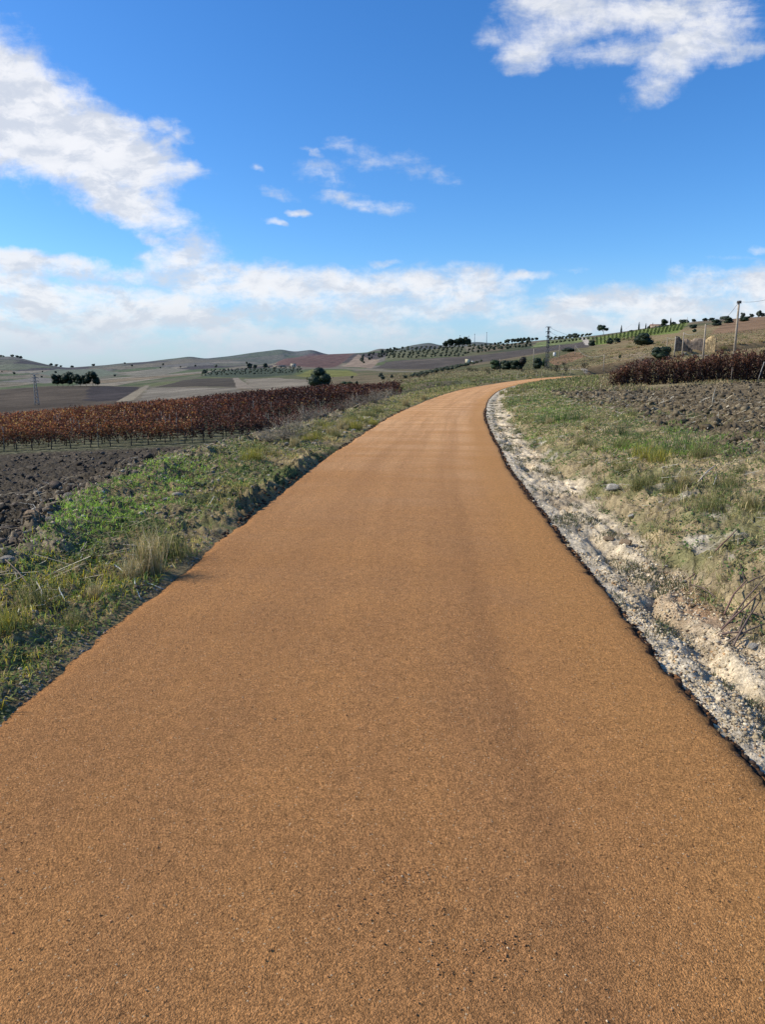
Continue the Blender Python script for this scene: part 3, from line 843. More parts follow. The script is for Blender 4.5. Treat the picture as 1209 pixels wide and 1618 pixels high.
def leaves(P, size, col, up=.5):
    """folded leaf quads at points P"""
    n = len(P); N_ = rng.normal(0, 1, (n, 3)); N_[:, 2] = np.abs(N_[:, 2]) + up; N_ /= np.linalg.norm(N_, axis=1)[:, None]
    a = rng.normal(0, 1, (n, 3)); a -= (a * N_).sum(1)[:, None] * N_; a /= np.linalg.norm(a, axis=1)[:, None]; b = np.cross(N_, a)
    s = (size * rng.uniform(.6, 1.3, n))[:, None]
    V = np.stack([P - a * s * .5, P + b * s * .36 + N_ * s * .08, P + a * s * .5, P - b * s * .36 + N_ * s * .08], 1)
    i = np.arange(n) * 4
    return V.reshape(-1, 3), np.stack([i, i + 1, i + 2, i + 3], 1), np.repeat(col, 4, 0)


GREEN = [(.085, .16, .025), (.13, .19, .04), (.05, .095, .025), (.16, .17, .06), (.26, .22, .10), (.40, .33, .19)]


# ------------------------------------------------------------------ stuff beside the road
def stuff(name, label, cat, V, pol, C, mat, sm=False):
    return tag(link(name, mkmesh(name, V, pol, C, mat, sm)), label, cat, None, 'stuff')


def merge(parts):
    V = []; Q = []; T = []; C = []; n = 0
    for p in parts:
        V.append(p[0]); C.append(p[3])
        if p[1] is not None and len(p[1]): Q.append(p[1] + n)
        if p[2] is not None and len(p[2]): T.append(p[2] + n)
        n += len(p[0])
    pol = []
    if Q: pol.append(np.concatenate(Q))
    if T: pol.append(np.concatenate(T))
    return np.concatenate(V), pol, np.concatenate(C)


def left_grass():
    parts = []
    x, y, d = along(95000, 2.3, 75, .03, 2.9, -1)
    s = road_dist(x, y); Z = zones(x, y, s)
    pn = fbm(x * .9, y * .9, 3, 501) + .5 * fbm(x * 3, y * 3, 2, 502)
    keep = (Z['verge'] > rng.uniform(0, 1, len(x))) & (pn + .3 * smooth(Z['dls'], 1.0, 1.6) * (y < 12) + rng.uniform(-.3, .3, len(x)) > -.02) & (d > .05 + .1 * rng.uniform(0, 1, len(x)))
    keep &= ~((y > 6.6) & (y < 14.5) & (d < .42) & (rng.uniform(0, 1, len(x)) < .75))
    x, y, d, pn = x[keep], y[keep], d[keep], pn[keep]; z = height(x, y)
    n = len(x)
    hue = fbm(x * .5 + 5, y * .5, 3, 510) + rng.normal(0, .09, n)
    dq = zones(x, y, road_dist(x, y))['dls']; gfac = 1.15 * smooth(dq + .3 * hue, 1.05, 1.6) * (1 - smooth(y, 10, 13)) * smooth(y, 4.6, 5.6)       # fresh green strip along the crest
    yel = (1 - smooth(np.hypot(x + 2.6, (y - 4.4) * .6), .3, 1.5))
    col = pick(n, GREEN, [3, 2, 5, 3, 2.2, 1.2])
    brighter = pick(n, [(.15, .26, .04), (.23, .34, .06), (.10, .18, .03)], [3, 2, 2])
    dryc = pick(n, [(.28, .23, .09), (.36, .30, .15), (.21, .19, .06), (.12, .13, .04)], [3, 2, 3, 2])
    t = (rng.uniform(0, 1, n) < gfac * .9)[:, None]; col = np.where(t, brighter, col)
    t = ((rng.uniform(0, 1, n) < smooth(hue, .02, .22)) & ~t[:, 0])[:, None]; col = np.where(t, dryc, col)
    far_dry = pick(n, [(.26, .22, .11), (.34, .29, .17), (.19, .17, .07), (.13, .13, .05)], [3, 2, 3, 3]); t = (rng.uniform(0, 1, n) < smooth(y, 11, 17) * .7)[:, None]; col = np.where(t, far_dry, col)
    t = (rng.uniform(0, 1, n) < yel * .6)[:, None]; col = np.where(t, pick(n, [(.30, .26, .03), (.22, .22, .05)], [1, 1]), col)
    h = (.022 + .06 * rng.uniform(0, 1, n) ** 2.5) * (1 + .7 * smooth(pn, .1, .5) + .5 * smooth(y, 20, 50)); w = .0032 * (1 + y / 6.0)
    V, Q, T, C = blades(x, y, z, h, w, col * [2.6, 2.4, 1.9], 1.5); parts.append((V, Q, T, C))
    # broad-leaved creeping weeds
    x, y, d = along(60000, 2.3, 45, .03, 2.6, -1); s = road_dist(x, y); Z = zones(x, y, s)
    pn = fbm(x * 1.3 + 9, y * 1.3, 3, 520) + .25 * (1 - smooth(d, .2, 1.0)) * (1 - 2 * smooth(y, 5.8, 7.0))
    k = (Z['verge'] > .4) & (pn + rng.uniform(-.12, .12, len(x)) > -.03) & (rng.uniform(0, 1, len(x)) > smooth(y, 11, 20) * .7); x, y, d = x[k], y[k], d[k]; z = height(x, y) + rng.uniform(.003, .035, len(x))
    V, Q, C = leaves(np.stack([x, y, z], 1), .016 * (1 + y / 9), pick(len(x), [(.12, .16, .045), (.17, .22, .06), (.24, .27, .09), (.34, .34, .17), (.28, .22, .12)], [4, 4, 2, 1, 1]), 1.2)
    parts.append((V, Q, None, C))
    V, pol, C = merge(parts)
    stuff('grass_left', 'low green and yellowing grass and creeping weeds on the verge left of the road', 'grass', V, pol, C, M_GRASS)


def right_grass():
    parts = []
    x, y, d = along(190000, 3.0, 90, .55, 5.2, 1, 1.1)
    s = road_dist(x, y); Z = zones(x, y, s)
    pn = fbm(x * .8 + 3, y * .8, 3, 601) + .5 * fbm(x * 2.7, y * 2.7, 2, 602)
    keep = ((Z['bankR'] + .16 * Z['soilR']) > rng.uniform(0, 1, len(x))) & (pn + rng.uniform(-.35, .35, len(x)) > -.12 + .25 * (1 - smooth(d, .8, 1.6)))
    x, y, d, pn = x[keep], y[keep], d[keep], pn[keep]; z = height(x, y); n = len(x)
    g = fbm(x * .45 + 8, y * .3, 3, 610)
    col = pick(n, [(.085, .13, .035), (.13, .16, .05), (.19, .18, .08), (.28, .24, .13), (.36, .31, .19), (.05, .08, .03)], [4, 4, 3, 3, 2, 2])
    near = (1 - .7 * smooth(y, 6.5, 9.5))[:, None]
    drier = pick(n, [(.24, .21, .11), (.32, .27, .16), (.16, .15, .07), (.10, .12, .04), (.18, .15, .10)], [4, 2, 4, 3, 3])
    col = np.where(rng.uniform(0, 1, (n, 1)) < near * .75, drier, col)
    t = rng.uniform(0, 1, n) < smooth(g, .05, .2) * .7 * smooth(y, 7, 10)
    col = np.where(t[:, None], pick(n, [(.10, .19, .03), (.08, .15, .03), (.16, .22, .06)], [1, 1, 1]), col)
    h = (.022 + .075 * rng.uniform(0, 1, n) ** 2.5) * (1 + .8 * smooth(pn, .1, .5)); w = .0032 * (1 + y / 6.0)
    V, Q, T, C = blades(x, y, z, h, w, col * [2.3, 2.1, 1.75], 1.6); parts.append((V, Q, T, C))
    x, y, d = along(50000, 3.0, 40, .7, 4.2, 1); s = road_dist(x, y); Z = zones(x, y, s); pn = fbm(x * 1.5 + 29, y * 1.5, 3, 620)
    k = (Z['bankR'] > .4) & (pn + rng.uniform(-.1, .1, len(x)) > .06); x, y, d = x[k], y[k], d[k]; z = height(x, y) + rng.uniform(.005, .05, len(x))
    V, Q, C = leaves(np.stack([x, y, z], 1), .016 * (1 + y / 9), pick(len(x), [(.10, .16, .045), (.15, .22, .06), (.25, .26, .13)], [4, 4, 2]), 1.2)
    parts.append((V, Q, None, C))
    V, pol, C = merge(parts)
    stuff('grass_right', 'mixed green and straw coloured grass covering the bank right of the ditch', 'grass', V, pol, C, M_GRASS)


def straw_litter():
    """flat dead stems lying over the right bank and the ploughed ground"""
    mbV = []
    for side, n, dm, dM, y0, y1, seed in ((1, 24000, .95, 9, 3.2, 55, 1), (-1, 9000, .4, 10, 3, 42, 2)):
        x, y, d = along(n, y0, y1, dm, dM, side); k = fbm(x * .7, y * .7, 2, 700 + seed) > -.05; x, y = x[k], y[k]
        z = height(x, y) + .012 + rng.uniform(0, .03, len(x)); n2 = len(x); a = rng.uniform(0, math.pi, n2); L = (.02 + .14 * rng.uniform(0, 1, n2) ** 2.5) * (1 + y / 40)
        w = .0014 * (1 + y / 4); ex, ey = np.cos(a) * L, np.sin(a) * L; nx, ny = -np.sin(a) * w, np.cos(a) * w; tz = rng.normal(0, .25, n2) * L
        V = np.stack([np.stack([x - ex - nx, y - ey - ny, z - tz], 1), np.stack([x + ex - nx, y + ey - ny, z + tz], 1), np.stack([x + ex + nx, y + ey + ny, z + tz + w * .6], 1), np.stack([x - ex + nx, y - ey + ny, z - tz + w * .6], 1)], 1)
        i = np.arange(n2) * 4
        mbV.append((V.reshape(-1, 3), np.stack([i, i + 1, i + 2, i + 3], 1), None, np.repeat(pick(n2, [(.45, .36, .22), (.32, .25, .15), (.58, .50, .35), (.14, .11, .07)], [4, 4, 2, 2]), 4, 0)))
    V, pol, C = merge(mbV)
    stuff('straw_litter', 'dry straw and dead stems strewn over the banks and ploughed soil', 'straw', V, pol, C, M_STRAW)


def soil_clods():
    parts = []
    for side, n, y0, y1, d0, d1, cols, key in ((-1, 15000, 4, 42, 1.4, 24, [(.075, .057, .042), (.11, .083, .06), (.20, .16, .115), (.05, .04, .03)], 'soilL'),
                                               (1, 17000, 6, 55, 2.6, 26, [(.165, .125, .073), (.125, .095, .057), (.23, .18, .11), (.075, .058, .037)], 'soilR')):
        x, y, d = along(n, y0, y1, d0, d1, side, 1.3); Z = zones(x, y, road_dist(x, y)); k = Z[key] > .5; x, y = x[k], y[k]
        z = height(x, y); S = (.012 + .055 * rng.uniform(0, 1, len(x)) ** 4) * (1 + y / 34)
        V, T, C = lump_mesh(np.stack([x, y, z + S * .2], 1), S, pick(len(x), cols, [3, 3, 1, 2]), ICO1, .55)
        parts.append((V, None, T, C))
    V, pol, C = merge(parts)
    stuff('soil_clods', 'clods of turned earth lying on the ploughed ground either side of the road', 'soil', V, pol, C, M_SOIL)


def gravel():
    parts = []
    x, y, d = along(62000, 2.4, 26, .0, .95, 1); Z = zones(x, y, road_dist(x, y)); k = (Z['grav'] > rng.uniform(.2, .9, len(x))) & (rng.uniform(0, 1, len(x)) > .85 * smooth(y, 4.6, 7.5)) & (fbm(x * 2.2, y * 1.4, 3, 760) + rng.uniform(-.3, .3, len(x)) > -.18); x, y = x[k], y[k]
    S = (.0022 + .0075 * rng.uniform(0, 1, len(x)) ** 5) * (1 + y / 10); z = height(x, y)
    V, T, C = lump_mesh(np.stack([x, y, z + S * .3], 1), S, pick(len(x), [(.55, .44, .28), (.44, .34, .20), (.64, .54, .38), (.42, .26, .13), (.14, .10, .07)], [6, 4, 3, 1.2, .6]), ICO1, .25)
    parts.append((V, None, T, C))
    x, y, d = along(9000, 2.4, 9, .0, .6, -1); k = fbm(x * 2, y * 2, 2, 777) > .05; x, y = x[k], y[k]
    S = .0025 + .009 * rng.uniform(0, 1, len(x)) ** 4; z = height(x, y)
    V, T, C = lump_mesh(np.stack([x, y, z + S * .3], 1), S, pick(len(x), [(.30, .26, .2), (.2, .16, .12), (.4, .36, .3)], [3, 3, 1]), ICO1, .25)
    parts.append((V, None, T, C))
    x, y, d = along(26000, 2.4, 24, .1, 3.4, -1, .8); k = (fbm(x * 1.4, y * 1.4, 3, 779) + rng.uniform(-.2, .2, len(x)) > .10 - .25 * smooth(d, 1.4, 2.2)); x, y = x[k], y[k]
    S = (.003 + .016 * rng.uniform(0, 1, len(x)) ** 5) * (1 + y / 14); z = height(x, y)
    V, T, C = lump_mesh(np.stack([x, y, z + S * .3], 1), S, pick(len(x), [(.34, .27, .18), (.20, .155, .105), (.46, .39, .29), (.11, .085, .06)], [3, 3, 1.5, 2]), ICO1, .4)
    parts.append((V, None, T, C))
    V, pol, C = merge(parts)
    stuff('gravel', 'pale limestone gravel filling the shallow ditch beside the asphalt', 'gravel', V, pol, C, M_ROCK)


def asphalt_crumbs():
    """broken dark crumbs along the slab edge, loose grit on the surface"""
    parts = []
    for side in (1, -1):
        x, y, d = along(9000 if side > 0 else 900, 2.3 if side > 0 else 6.5, 30, -.03, .07, side); k = fbm(y * 2.5, y * 0 + side, 2, 800) > -.2; x, y, d = x[k], y[k], d[k]
        S = (.004 + .012 * rng.uniform(0, 1, len(x)) ** 2) * (1 + y / 25); z = height(x, y); z = np.where(d < 0, -.02, z + S * .3)
        V, T, C = lump_mesh(np.stack([x, y, z], 1), S, pick(len(x), [(.045, .03, .022), (.10, .05, .025), (.25, .12, .05)], [4, 2, 1]), ICO1, .3)
        parts.append((V, None, T, C))
    n = 5200; y = np.exp(rng.uniform(math.log(1.2), math.log(6), n)); x = rng.uniform(-1.5, 1.45, n)
    cl = [(.07, 1.83, .10), (.16, 1.70, .07), (.30, 1.62, .06), (.09, 2.0, .06), (.02, 1.98, .05), (.34, 1.72, .04)]
    xs = [x]; ys = [y]
    for (cx2, cy2, r2) in cl:
        xs.append(rng.normal(cx2, r2, 150)); ys.append(rng.normal(cy2, r2 * .6, 150))
    x = np.concatenate(xs); y = np.concatenate(ys); n = len(x)
    S = .0009 + .0030 * rng.uniform(0, 1, n) ** 6; z = .0115 * (1 - ((x + .13) / HW) ** 2) + .0035
    V, T, C = lump_mesh(np.stack([x, y, z], 1), S, pick(n, [(.48, .24, .10), (.34, .17, .07), (.60, .44, .27), (.12, .065, .035)], [5, 3, 1.2, .8]), ICO1, .25)
    parts.append((V, None, T, C))
    V, pol, C = merge(parts)
    stuff('asphalt_grit', 'dark crumbs along the broken slab edge and loose ochre grit on the road', 'grit', V, pol, C, M_ROCK)


def slope_grass():
    n = 90000; a = rng.uniform(.0, .60, n); Y = np.exp(rng.uniform(math.log(44), math.log(330), n)); x = a * Y
    s = road_dist(x, Y); k = (np.abs(s) > HW + .35) & ((Y > 50) | (s < 12)) & (fbm(x / 4, Y / 8, 3, 950) + rng.uniform(-.25, .25, n) > -.08)
    x, y = x[k], Y[k]; z = height(x, y, False); n = len(x)
    dry = pick(n, [(.27, .20, .10), (.36, .28, .15), (.18, .15, .07), (.12, .12, .05), (.22, .13, .07)], [4, 3, 3, 2, 1.5])
    grn = pick(n, [(.12, .15, .04), (.19, .19, .06), (.26, .23, .10)], [3, 3, 2])
    t = (rng.uniform(0, 1, n) < (.15 + .6 * (x / y < .30) * (y < 150)))[:, None]
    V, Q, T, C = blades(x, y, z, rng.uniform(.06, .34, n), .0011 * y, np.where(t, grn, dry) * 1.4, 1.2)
    stuff('grass_hillside', 'dry grass and weeds covering the slope beyond the bend and the brown hillside', 'grass', V, [Q, T], C, M_GRASS)


def ditch_weeds():
    parts = []
    x, y, d = along(26000, 2.6, 40, .08, .85, 1); pn = fbm(x * 2.0, y * 1.1, 3, 970) + .12 * np.exp(-((d - .4) / .12) ** 2); k = pn + rng.uniform(-.06, .06, len(x)) > .2; x, y = x[k], y[k]; z = height(x, y)
    V, Q, T, C = blades(x, y, z, rng.uniform(.015, .07, len(x)), .003 * (1 + y / 6), pick(len(x), [(.10, .13, .045), (.06, .08, .03), (.26, .22, .12), (.15, .12, .07)], [3, 3, 2, 2]), 1.6); parts.append((V, Q, T, C))
    V, pol, C = merge(parts)
    stuff('ditch_weeds', 'sparse dark weeds growing in the pale gravel of the ditch', 'weeds', V, pol, C, M_GRASS)


slope_grass(); ditch_weeds(); left_grass(); right_grass(); straw_litter(); soil_clods(); gravel(); asphalt_crumbs()


# ------------------------------------------------------------------ single stones
def stone_mesh(seed, col, flat=.6, base=ICO3):
    r = np.random.default_rng(seed); V, T = base; V = V.copy()
    for _ in range(9):     # chop with planes: angular rock
        nrm = r.normal(0, 1, 3); nrm /= np.linalg.norm(nrm); d = r.uniform(.5, .85)
        k = V @ nrm; m = k > d; V[m] -= np.outer(k[m] - d, nrm)
    V *= 1 + .05 * perlin(V[:, 0] * 3 + seed, V[:, 1] * 3 + V[:, 2] * 2, seed)[:, None]
    V *= np.array([1, r.uniform(.6, .9), flat])
    return mkmesh('stone', V, [T], np.broadcast_to(np.array(col), V.shape), M_ROCK)


PALE = (.42, .36, .28); OCH = (.36, .25, .15); GREY = (.24, .205, .165)
SM = [stone_mesh(1, PALE), stone_mesh(2, OCH), stone_mesh(3, PALE, .45), stone_mesh(4, GREY, .7), stone_mesh(5, (.5, .45, .37), .5), stone_mesh(6, OCH, .5)]


def near_place(u, v):
    return place(u, v)


def stone(u, v, wpx, kind, label, group=None):
    x, y, z = near_place(u, v); z = zat(x, y); s = wpx / 2 / F * y / math.cos(TH)
    o = link('stone', SM[kind], None, (x, y, z + s * .15)); o.scale = (s * 1.1, s * 1.1, s); o.rotation_euler = (random.uniform(-.2, .2), random.uniform(-.2, .2), random.uniform(0, 6.28))
    tag(o, label, 'stone', group)


stone(990, 862, 26, 1, 'largest ochre block of stone at the foot of the right bank beside the ditch')
stone(962, 852, 17, 5, 'flat ochre stone just left of the largest block at the ditch edge')
stone(55, 843, 30, 1, 'orange topped rock at the near end of the pale bank crest on the left')
stone(82, 838, 26, 3, 'dark grey rock pressed against the orange topped rock on the left crest')
stone(115, 795, 26, 3, 'grey rock on the left bank crest above the bright green grass')
stone(108, 853, 20, 3, 'dark rounded rock in the middle of the green verge grass on the left')
stone(281, 760, 14, 4, 'white stone standing alone in the green weeds of the left verge')
stone(283, 787, 22, 2, 'flat pale slab of stone lying in the left verge grass')
stone(262, 790, 15, 2, 'small pale stone beside the flat slab in the left verge')
stone(425, 755, 9, 4, 'upright white stone at the road edge on the left verge')
stone(968, 777, 30, 4, 'white chalky outcrop showing through the grass of the right bank')
stone(1000, 815, 16, 4, 'small white rock lower on the right bank below the chalky outcrop')
stone(1080, 965, 16, 3, 'grey brown stone half buried at the foot of the right bank')
stone(1093, 955, 14, 1, 'ochre stone half buried next to the grey brown one on the right bank')
stone(1190, 1025, 22, 4, 'pale rock at the far right where the gravel meets the dry twigs')
stone(10, 905, 26, 2, 'flat cream stone at the left border of the verge')
stone(8, 888, 22, 2, 'cream stone above the flat one at the left border of the verge')
for i in range(60):      # rubble of the left crest
    t = random.random(); u = 30 + 430 * t ** .9; v = 858 - 150 * (t ** .8) + random.uniform(-10, 9)
    stone(u, v, random.uniform(5, 13) * (1.3 - .5 * t), random.choice([0, 1, 2, 3, 5, 2]), 'small pale stone among the rubble along the crest of the left bank', 'stones along the crest of the left bank')
for i in range(26):
    t = random.random(); u = 480 + 120 * t; v = 705 - 40 * t + random.uniform(-14, 4)
    stone(u, v, random.uniform(4, 11), random.choice([0, 2, 3, 4]), 'pale stone in the rough grass between the vineyard and the road', 'stones between the vineyard and the road')
for i in range(40):
    t = random.random(); u = 800 + 330 * t ** 1.2 + random.uniform(-8, 18); v = 655 + 330 * t ** 1.1 + random.uniform(-10, 8)
    stone(u, v, random.uniform(3, 14) * random.choice([.7, 1, 1]), random.choice([0, 2, 4, 4, 5]), 'small pale stone at the foot of the right bank along the gravel ditch', 'stones along the ditch')


# ------------------------------------------------------------------ grass tufts, reeds, dead sticks
def tuft_mesh(seed, n, h, rad, cols, wts, w=.006, lean=.6):
    global rng
    keep = rng; rng = np.random.default_rng(seed)
    r = rng.uniform(0, 1, n) ** .8 * rad; a = rng.uniform(0, 6.28, n)
    V, Q, T, C = blades(np.cos(a) * r, np.sin(a) * r, np.zeros(n), h * (.12 + .98 * rng.uniform(0, 1, n) ** 1.3), np.full(n, w), pick(n, cols, wts), lean, .9)
    rng = keep
    return mkmesh('grass_tuft', V, [Q, T], C, M_GRASS)


DRY = [(.60, .46, .22), (.68, .56, .33), (.44, .36, .14), (.22, .23, .06)]
T_DRY = [tuft_mesh(s, 420, 1.0, .34, DRY, [4, 3, 3, 2], .013, .75) for s in (1, 2)]
T_OLV = [tuft_mesh(s, 280, 1.0, .62, [(.20, .21, .06), (.29, .27, .09), (.38, .32, .14), (.10, .13, .04)], [3, 3, 2, 2], .016, .8) for s in (3, 4)]
T_GRN = [tuft_mesh(s, 240, 1.0, 1.0, [(.10, .165, .04), (.15, .21, .065), (.07, .11, .035), (.24, .22, .11)], [3, 2, 2, 1], .016, .9) for s in (5, 6)]
T_YEL = [tuft_mesh(7, 360, 1.0, .7, [(.55, .46, .07), (.40, .36, .08), (.24, .26, .07)], [3, 3, 2], .018, .7)]


def tuft(u, v, hpx, meshes, label, group=None, wide=1.0):
    x, y, z = place(u, v)
    if abs(road_dist([x], [y])[0]) < HW + .12: return
    z = zat(x, y); s = hpx / F * y
    o = link('grass_tuft', random.choice(meshes), None, (x, y, z - .01)); o.scale = (s * wide, s * wide, s); o.rotation_euler = (0, 0, random.uniform(0, 6.28))
    tag(o, label, 'grass tuft', group)


tuft(233, 905, 105, T_DRY, 'tall straw coloured grass tuft at the edge of the road on the left verge', None, .75)
tuft(262, 880, 70, T_OLV, 'olive green tuft just behind the tall straw coloured one on the left')
tuft(205, 915, 55, T_DRY, 'shorter dry tuft leaning left of the tall straw coloured one')
tuft(60, 960, 60, T_OLV, 'yellow green tuft spreading low on the near left verge')
tuft(12, 1005, 60, T_YEL, 'mustard yellow tuft at the left border of the near verge')
tuft(110, 990, 45, T_OLV, 'low olive tuft in the middle of the near left verge')
tuft(150, 945, 42, T_DRY, 'loose dry tuft below the bright green grass on the left')
tuft(10, 1120, 45, T_GRN, 'dark green tuft at the very near left corner of the verge')
tuft(398, 728, 28, T_YEL, 'yellow tuft behind the crest at the far end of the left verge')
tuft(284, 895, 18, T_GRN, 'small green tuft overhanging the asphalt on the left')
tuft(905, 665, 30, T_GRN, 'bright green rush tuft nearest the bend on the right bank')
tuft(868, 668, 24, T_GRN, 'green rush tuft beside the bright one near the bend')
tuft(812, 640, 14, T_GRN, 'small dark green tuft on the inner corner of the bend')
tuft(980, 688, 30, T_GRN, 'green tuft among brown clods midway up the right bank')
tuft(1072, 712, 48, T_GRN, 'largest green tuft on the right bank, left of a dry clump')
tuft(1020, 725, 34, T_YEL, 'yellow flowered tuft on the right bank beside the largest green one')
tuft(1045, 730, 30, T_YEL, 'second yellow tuft on the right bank, lower than the first', None)
tuft(1110, 722, 40, T_OLV, 'grey green tuft right of the largest green one')
tuft(1150, 770, 36, T_OLV, 'pale green tuft near the right border of the bank')
for i in range(46):
    t = random.random(); u = random.uniform(820, 1205); v0 = 640 + (u - 820) * .42
    v = random.uniform(625 + (u - 820) * .12, min(v0 + 60, 940))
    tuft(u, v, random.uniform(10, 26) * (v - 585) / 120, random.choice([T_OLV, T_OLV, T_GRN, T_DRY]), 'low grass tuft scattered over the right bank', 'grass tufts on the right bank')
for i in range(60):
    t = random.random(); u = 400 + 330 * t; v = 722 - 100 * t + random.uniform(-18, 12) * (1 - .6 * t)
    tuft(u, v, random.uniform(12, 26) * (1 - .35 * t), random.choice([T_DRY, T_DRY, T_OLV, T_OLV, T_YEL]), 'tuft of dry grass between the left vineyard and the road', 'dry grass tufts by the left vineyard')


def twig_bush(seed, n=90, col=(.30, .25, .18), L=1.0):
    r = np.random.default_rng(seed); mb = MB()
    for i in range(n):
        a = r.uniform(0, 6.28); el = r.uniform(.35, 1.4); p = np.array([r.normal(0, .12), r.normal(0, .12), 0.]); d = np.array([math.cos(a) * math.cos(el), math.sin(a) * math.cos(el), math.sin(el)])
        pts = [p]; l = L * r.uniform(.5, 1)
        for k in range(3): d = d + r.normal(0, .22, 3); d /= np.linalg.norm(d); p = p + d * l / 3; pts.append(p)
        c = np.array(col) * r.uniform(.6, 1.3); mb.tube(pts, [.012, .009, .006, .003], 3, c)
        for k in range(3):
            b = pts[1 + k % 3]; dd = d + r.normal(0, .7, 3); dd /= np.linalg.norm(dd); mb.tube([b, b + dd * l * .28], [.006, .003], 3, c * 1.1)
    return mb.mesh('dry_bush', M_STRAW)


TW = [twig_bush(1), twig_bush(2, 70, (.36, .30, .21)), twig_bush(3, 60, (.20, .15, .11))]


def dry_bush(u, v, hpx, k, label, group=None, w=1.):
    x, y, z = place(u, v); s = hpx / F * y
    o = link('dry_bush', TW[k], None, (x, y, zat(x, y) - .02)); o.scale = (s * w, s * w, s); o.rotation_euler = (0, 0, random.uniform(0, 6.28))
    tag(o, label, 'dry bush', group)


dry_bush(455, 698, 42, 0, 'largest bare grey bush at the near corner of the left vineyard', None, 1.1)
dry_bush(425, 700, 30, 1, 'pale bare bush left of the largest grey one by the vineyard')
dry_bush(485, 672, 30, 0, 'grey bare bush where the vines end, above the stones')
dry_bush(512, 662, 26, 1, 'thin pale bush growing against the last vines')
for u, v in ((540, 655), (560, 648), (575, 645), (590, 640), (530, 662), (500, 668), (470, 682), (440, 690), (600, 637), (615, 632)):
    dry_bush(u, v, random.uniform(14, 24), random.choice([0, 1, 2]), 'small dead thistle bush along the edge of the left vineyard', 'dead thistle bushes by the left vineyard')


def stick(pix, rad, label, col=(.42, .37, .28), lift=(0, 0), name='dry_stalk', cat='dry stalk', group=None):
    """a dead stem lying between two points on the ground; lift = height of its ends"""
    (u1, v1), (u2, v2) = pix
    p = place(u1, v1); q = place(u2, v2)
    if q[1] > p[1] * 1.6 or q[1] < p[1] / 1.6:      # it stands instead of lying
        a, e = ray(u2, v2); q = (a * p[1], p[1], CAMZ + e * p[1])
    p = np.array([p[0], p[1], zat(p[0], p[1]) + .01 + lift[0]]) ; q = np.array([q[0], q[1], max(q[2], zat(q[0], q[1]) + .01) + lift[1]])
    m1 = (p + q) / 2 + np.array([random.uniform(-.02, .02), 0, .015])
    mb = MB(); mb.tube([p, (p + m1) / 2 + np.array([0, 0, .004]), m1, (m1 + q) / 2, q], [rad, rad * .95, rad * .9, rad * .7, rad * .4], 5, col)
    o = mb.build(name, M_STRAW); tag(o, label, cat, group); return o


stick(((1082, 763), (1112, 738)), .010, 'left of two parallel pale reed stems lying on the right bank')
stick(((1104, 766), (1134, 736)), .010, 'right of two parallel pale reed stems lying on the right bank')
stick(((1128, 772), (1133, 750)), .008, 'short upright reed stump right of the two parallel stems')
stick(((1105, 705), (1088, 660)), .008, 'thin bent straw standing up beside the largest green tuft', (.5, .42, .25))
stick(((1126, 640), (1132, 612)), .014, 'pale stake of reed leaning in front of the right vineyard')
stick(((958, 650), (990, 656)), .012, 'pale stick lying on the clods midway up the right bank')
stick(((212, 918), (222, 950)), .006, 'folded white reed leaf hanging toward the asphalt below the tall tuft', (.62, .62, .56))
stick(((216, 922), (262, 934)), .005, 'white reed leaf pointing right across the verge edge', (.62, .62, .56))
stick(((180, 902), (214, 922)), .005, 'white reed leaf running up left from the tall tuft', (.6, .6, .54))
stick(((58, 928), (66, 962)), .006, 'pale upright stem on the near left verge', (.55, .5, .4))
stick(((93, 934), (103, 952)), .005, 'short silvery leaf blade in the shaded weeds on the left', (.5, .52, .48))
stick(((8, 905), (52, 945)), .005, 'long thin dark stalk crossing the near left verge', (.17, .12, .08))
stick(((228, 870), (264, 842)), .006, 'slanting pale straw through the olive tuft on the left', (.45, .4, .3))
stick(((1178, 905), (1172, 880)), .012, 'dark upright stub among the dry grass on the right', (.07, .05, .04))
for i, (p, q) in enumerate((((1140, 1000), (1205, 940)), ((1150, 985), (1209, 925)), ((1160, 1020), (1200, 960)), ((1135, 1005), (1195, 1010)), ((1165, 965), (1215, 985)), ((1090, 930), (1130, 950)), ((1100, 905), (1085, 925)), ((1150, 1015), (1215, 990)),
                            ((1170, 940), (1209, 915)), ((1145, 975), (1180, 930)), ((1130, 880), (1165, 850)), ((1165, 1010), (1185, 965)))):
    stick((p, q), .007, 'dead branch in the tangle of prunings on the near right bank', (.15 + .1 * random.random(), .12, .09), (0, .03), 'dead_branch', 'dead branch', 'prunings on the right bank')


# ------------------------------------------------------------------ grapevines
def vine_foliage(seed, n, cols, wts, size, width=1.25, z0=.42, z1=1.56):
    global rng
    keep = rng; rng = np.random.default_rng(seed)
    # leaves hang in shoots from a cordon
    k = 15; sx = rng.uniform(-width / 2, width / 2, k); sy = rng.normal(0, .14, k); top = rng.uniform(z1 - .35, z1 + .18, k); lx = rng.normal(0, .18, k); ly = rng.normal(0, .16, k)
    i = rng.integers(0, k, n); t = rng.uniform(0, 1, n) ** .85
    P = np.stack([sx[i] + lx[i] * t + rng.normal(0, .07, n), sy[i] + ly[i] * t + rng.normal(0, .09, n), z0 + (top[i] - z0) * t - .12 * rng.uniform(0, 1, n) ** 2], 1)
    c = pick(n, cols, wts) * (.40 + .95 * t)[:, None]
    V, Q, C = leaves(P, size, c, .1)
    rng = keep
    return V, Q, C


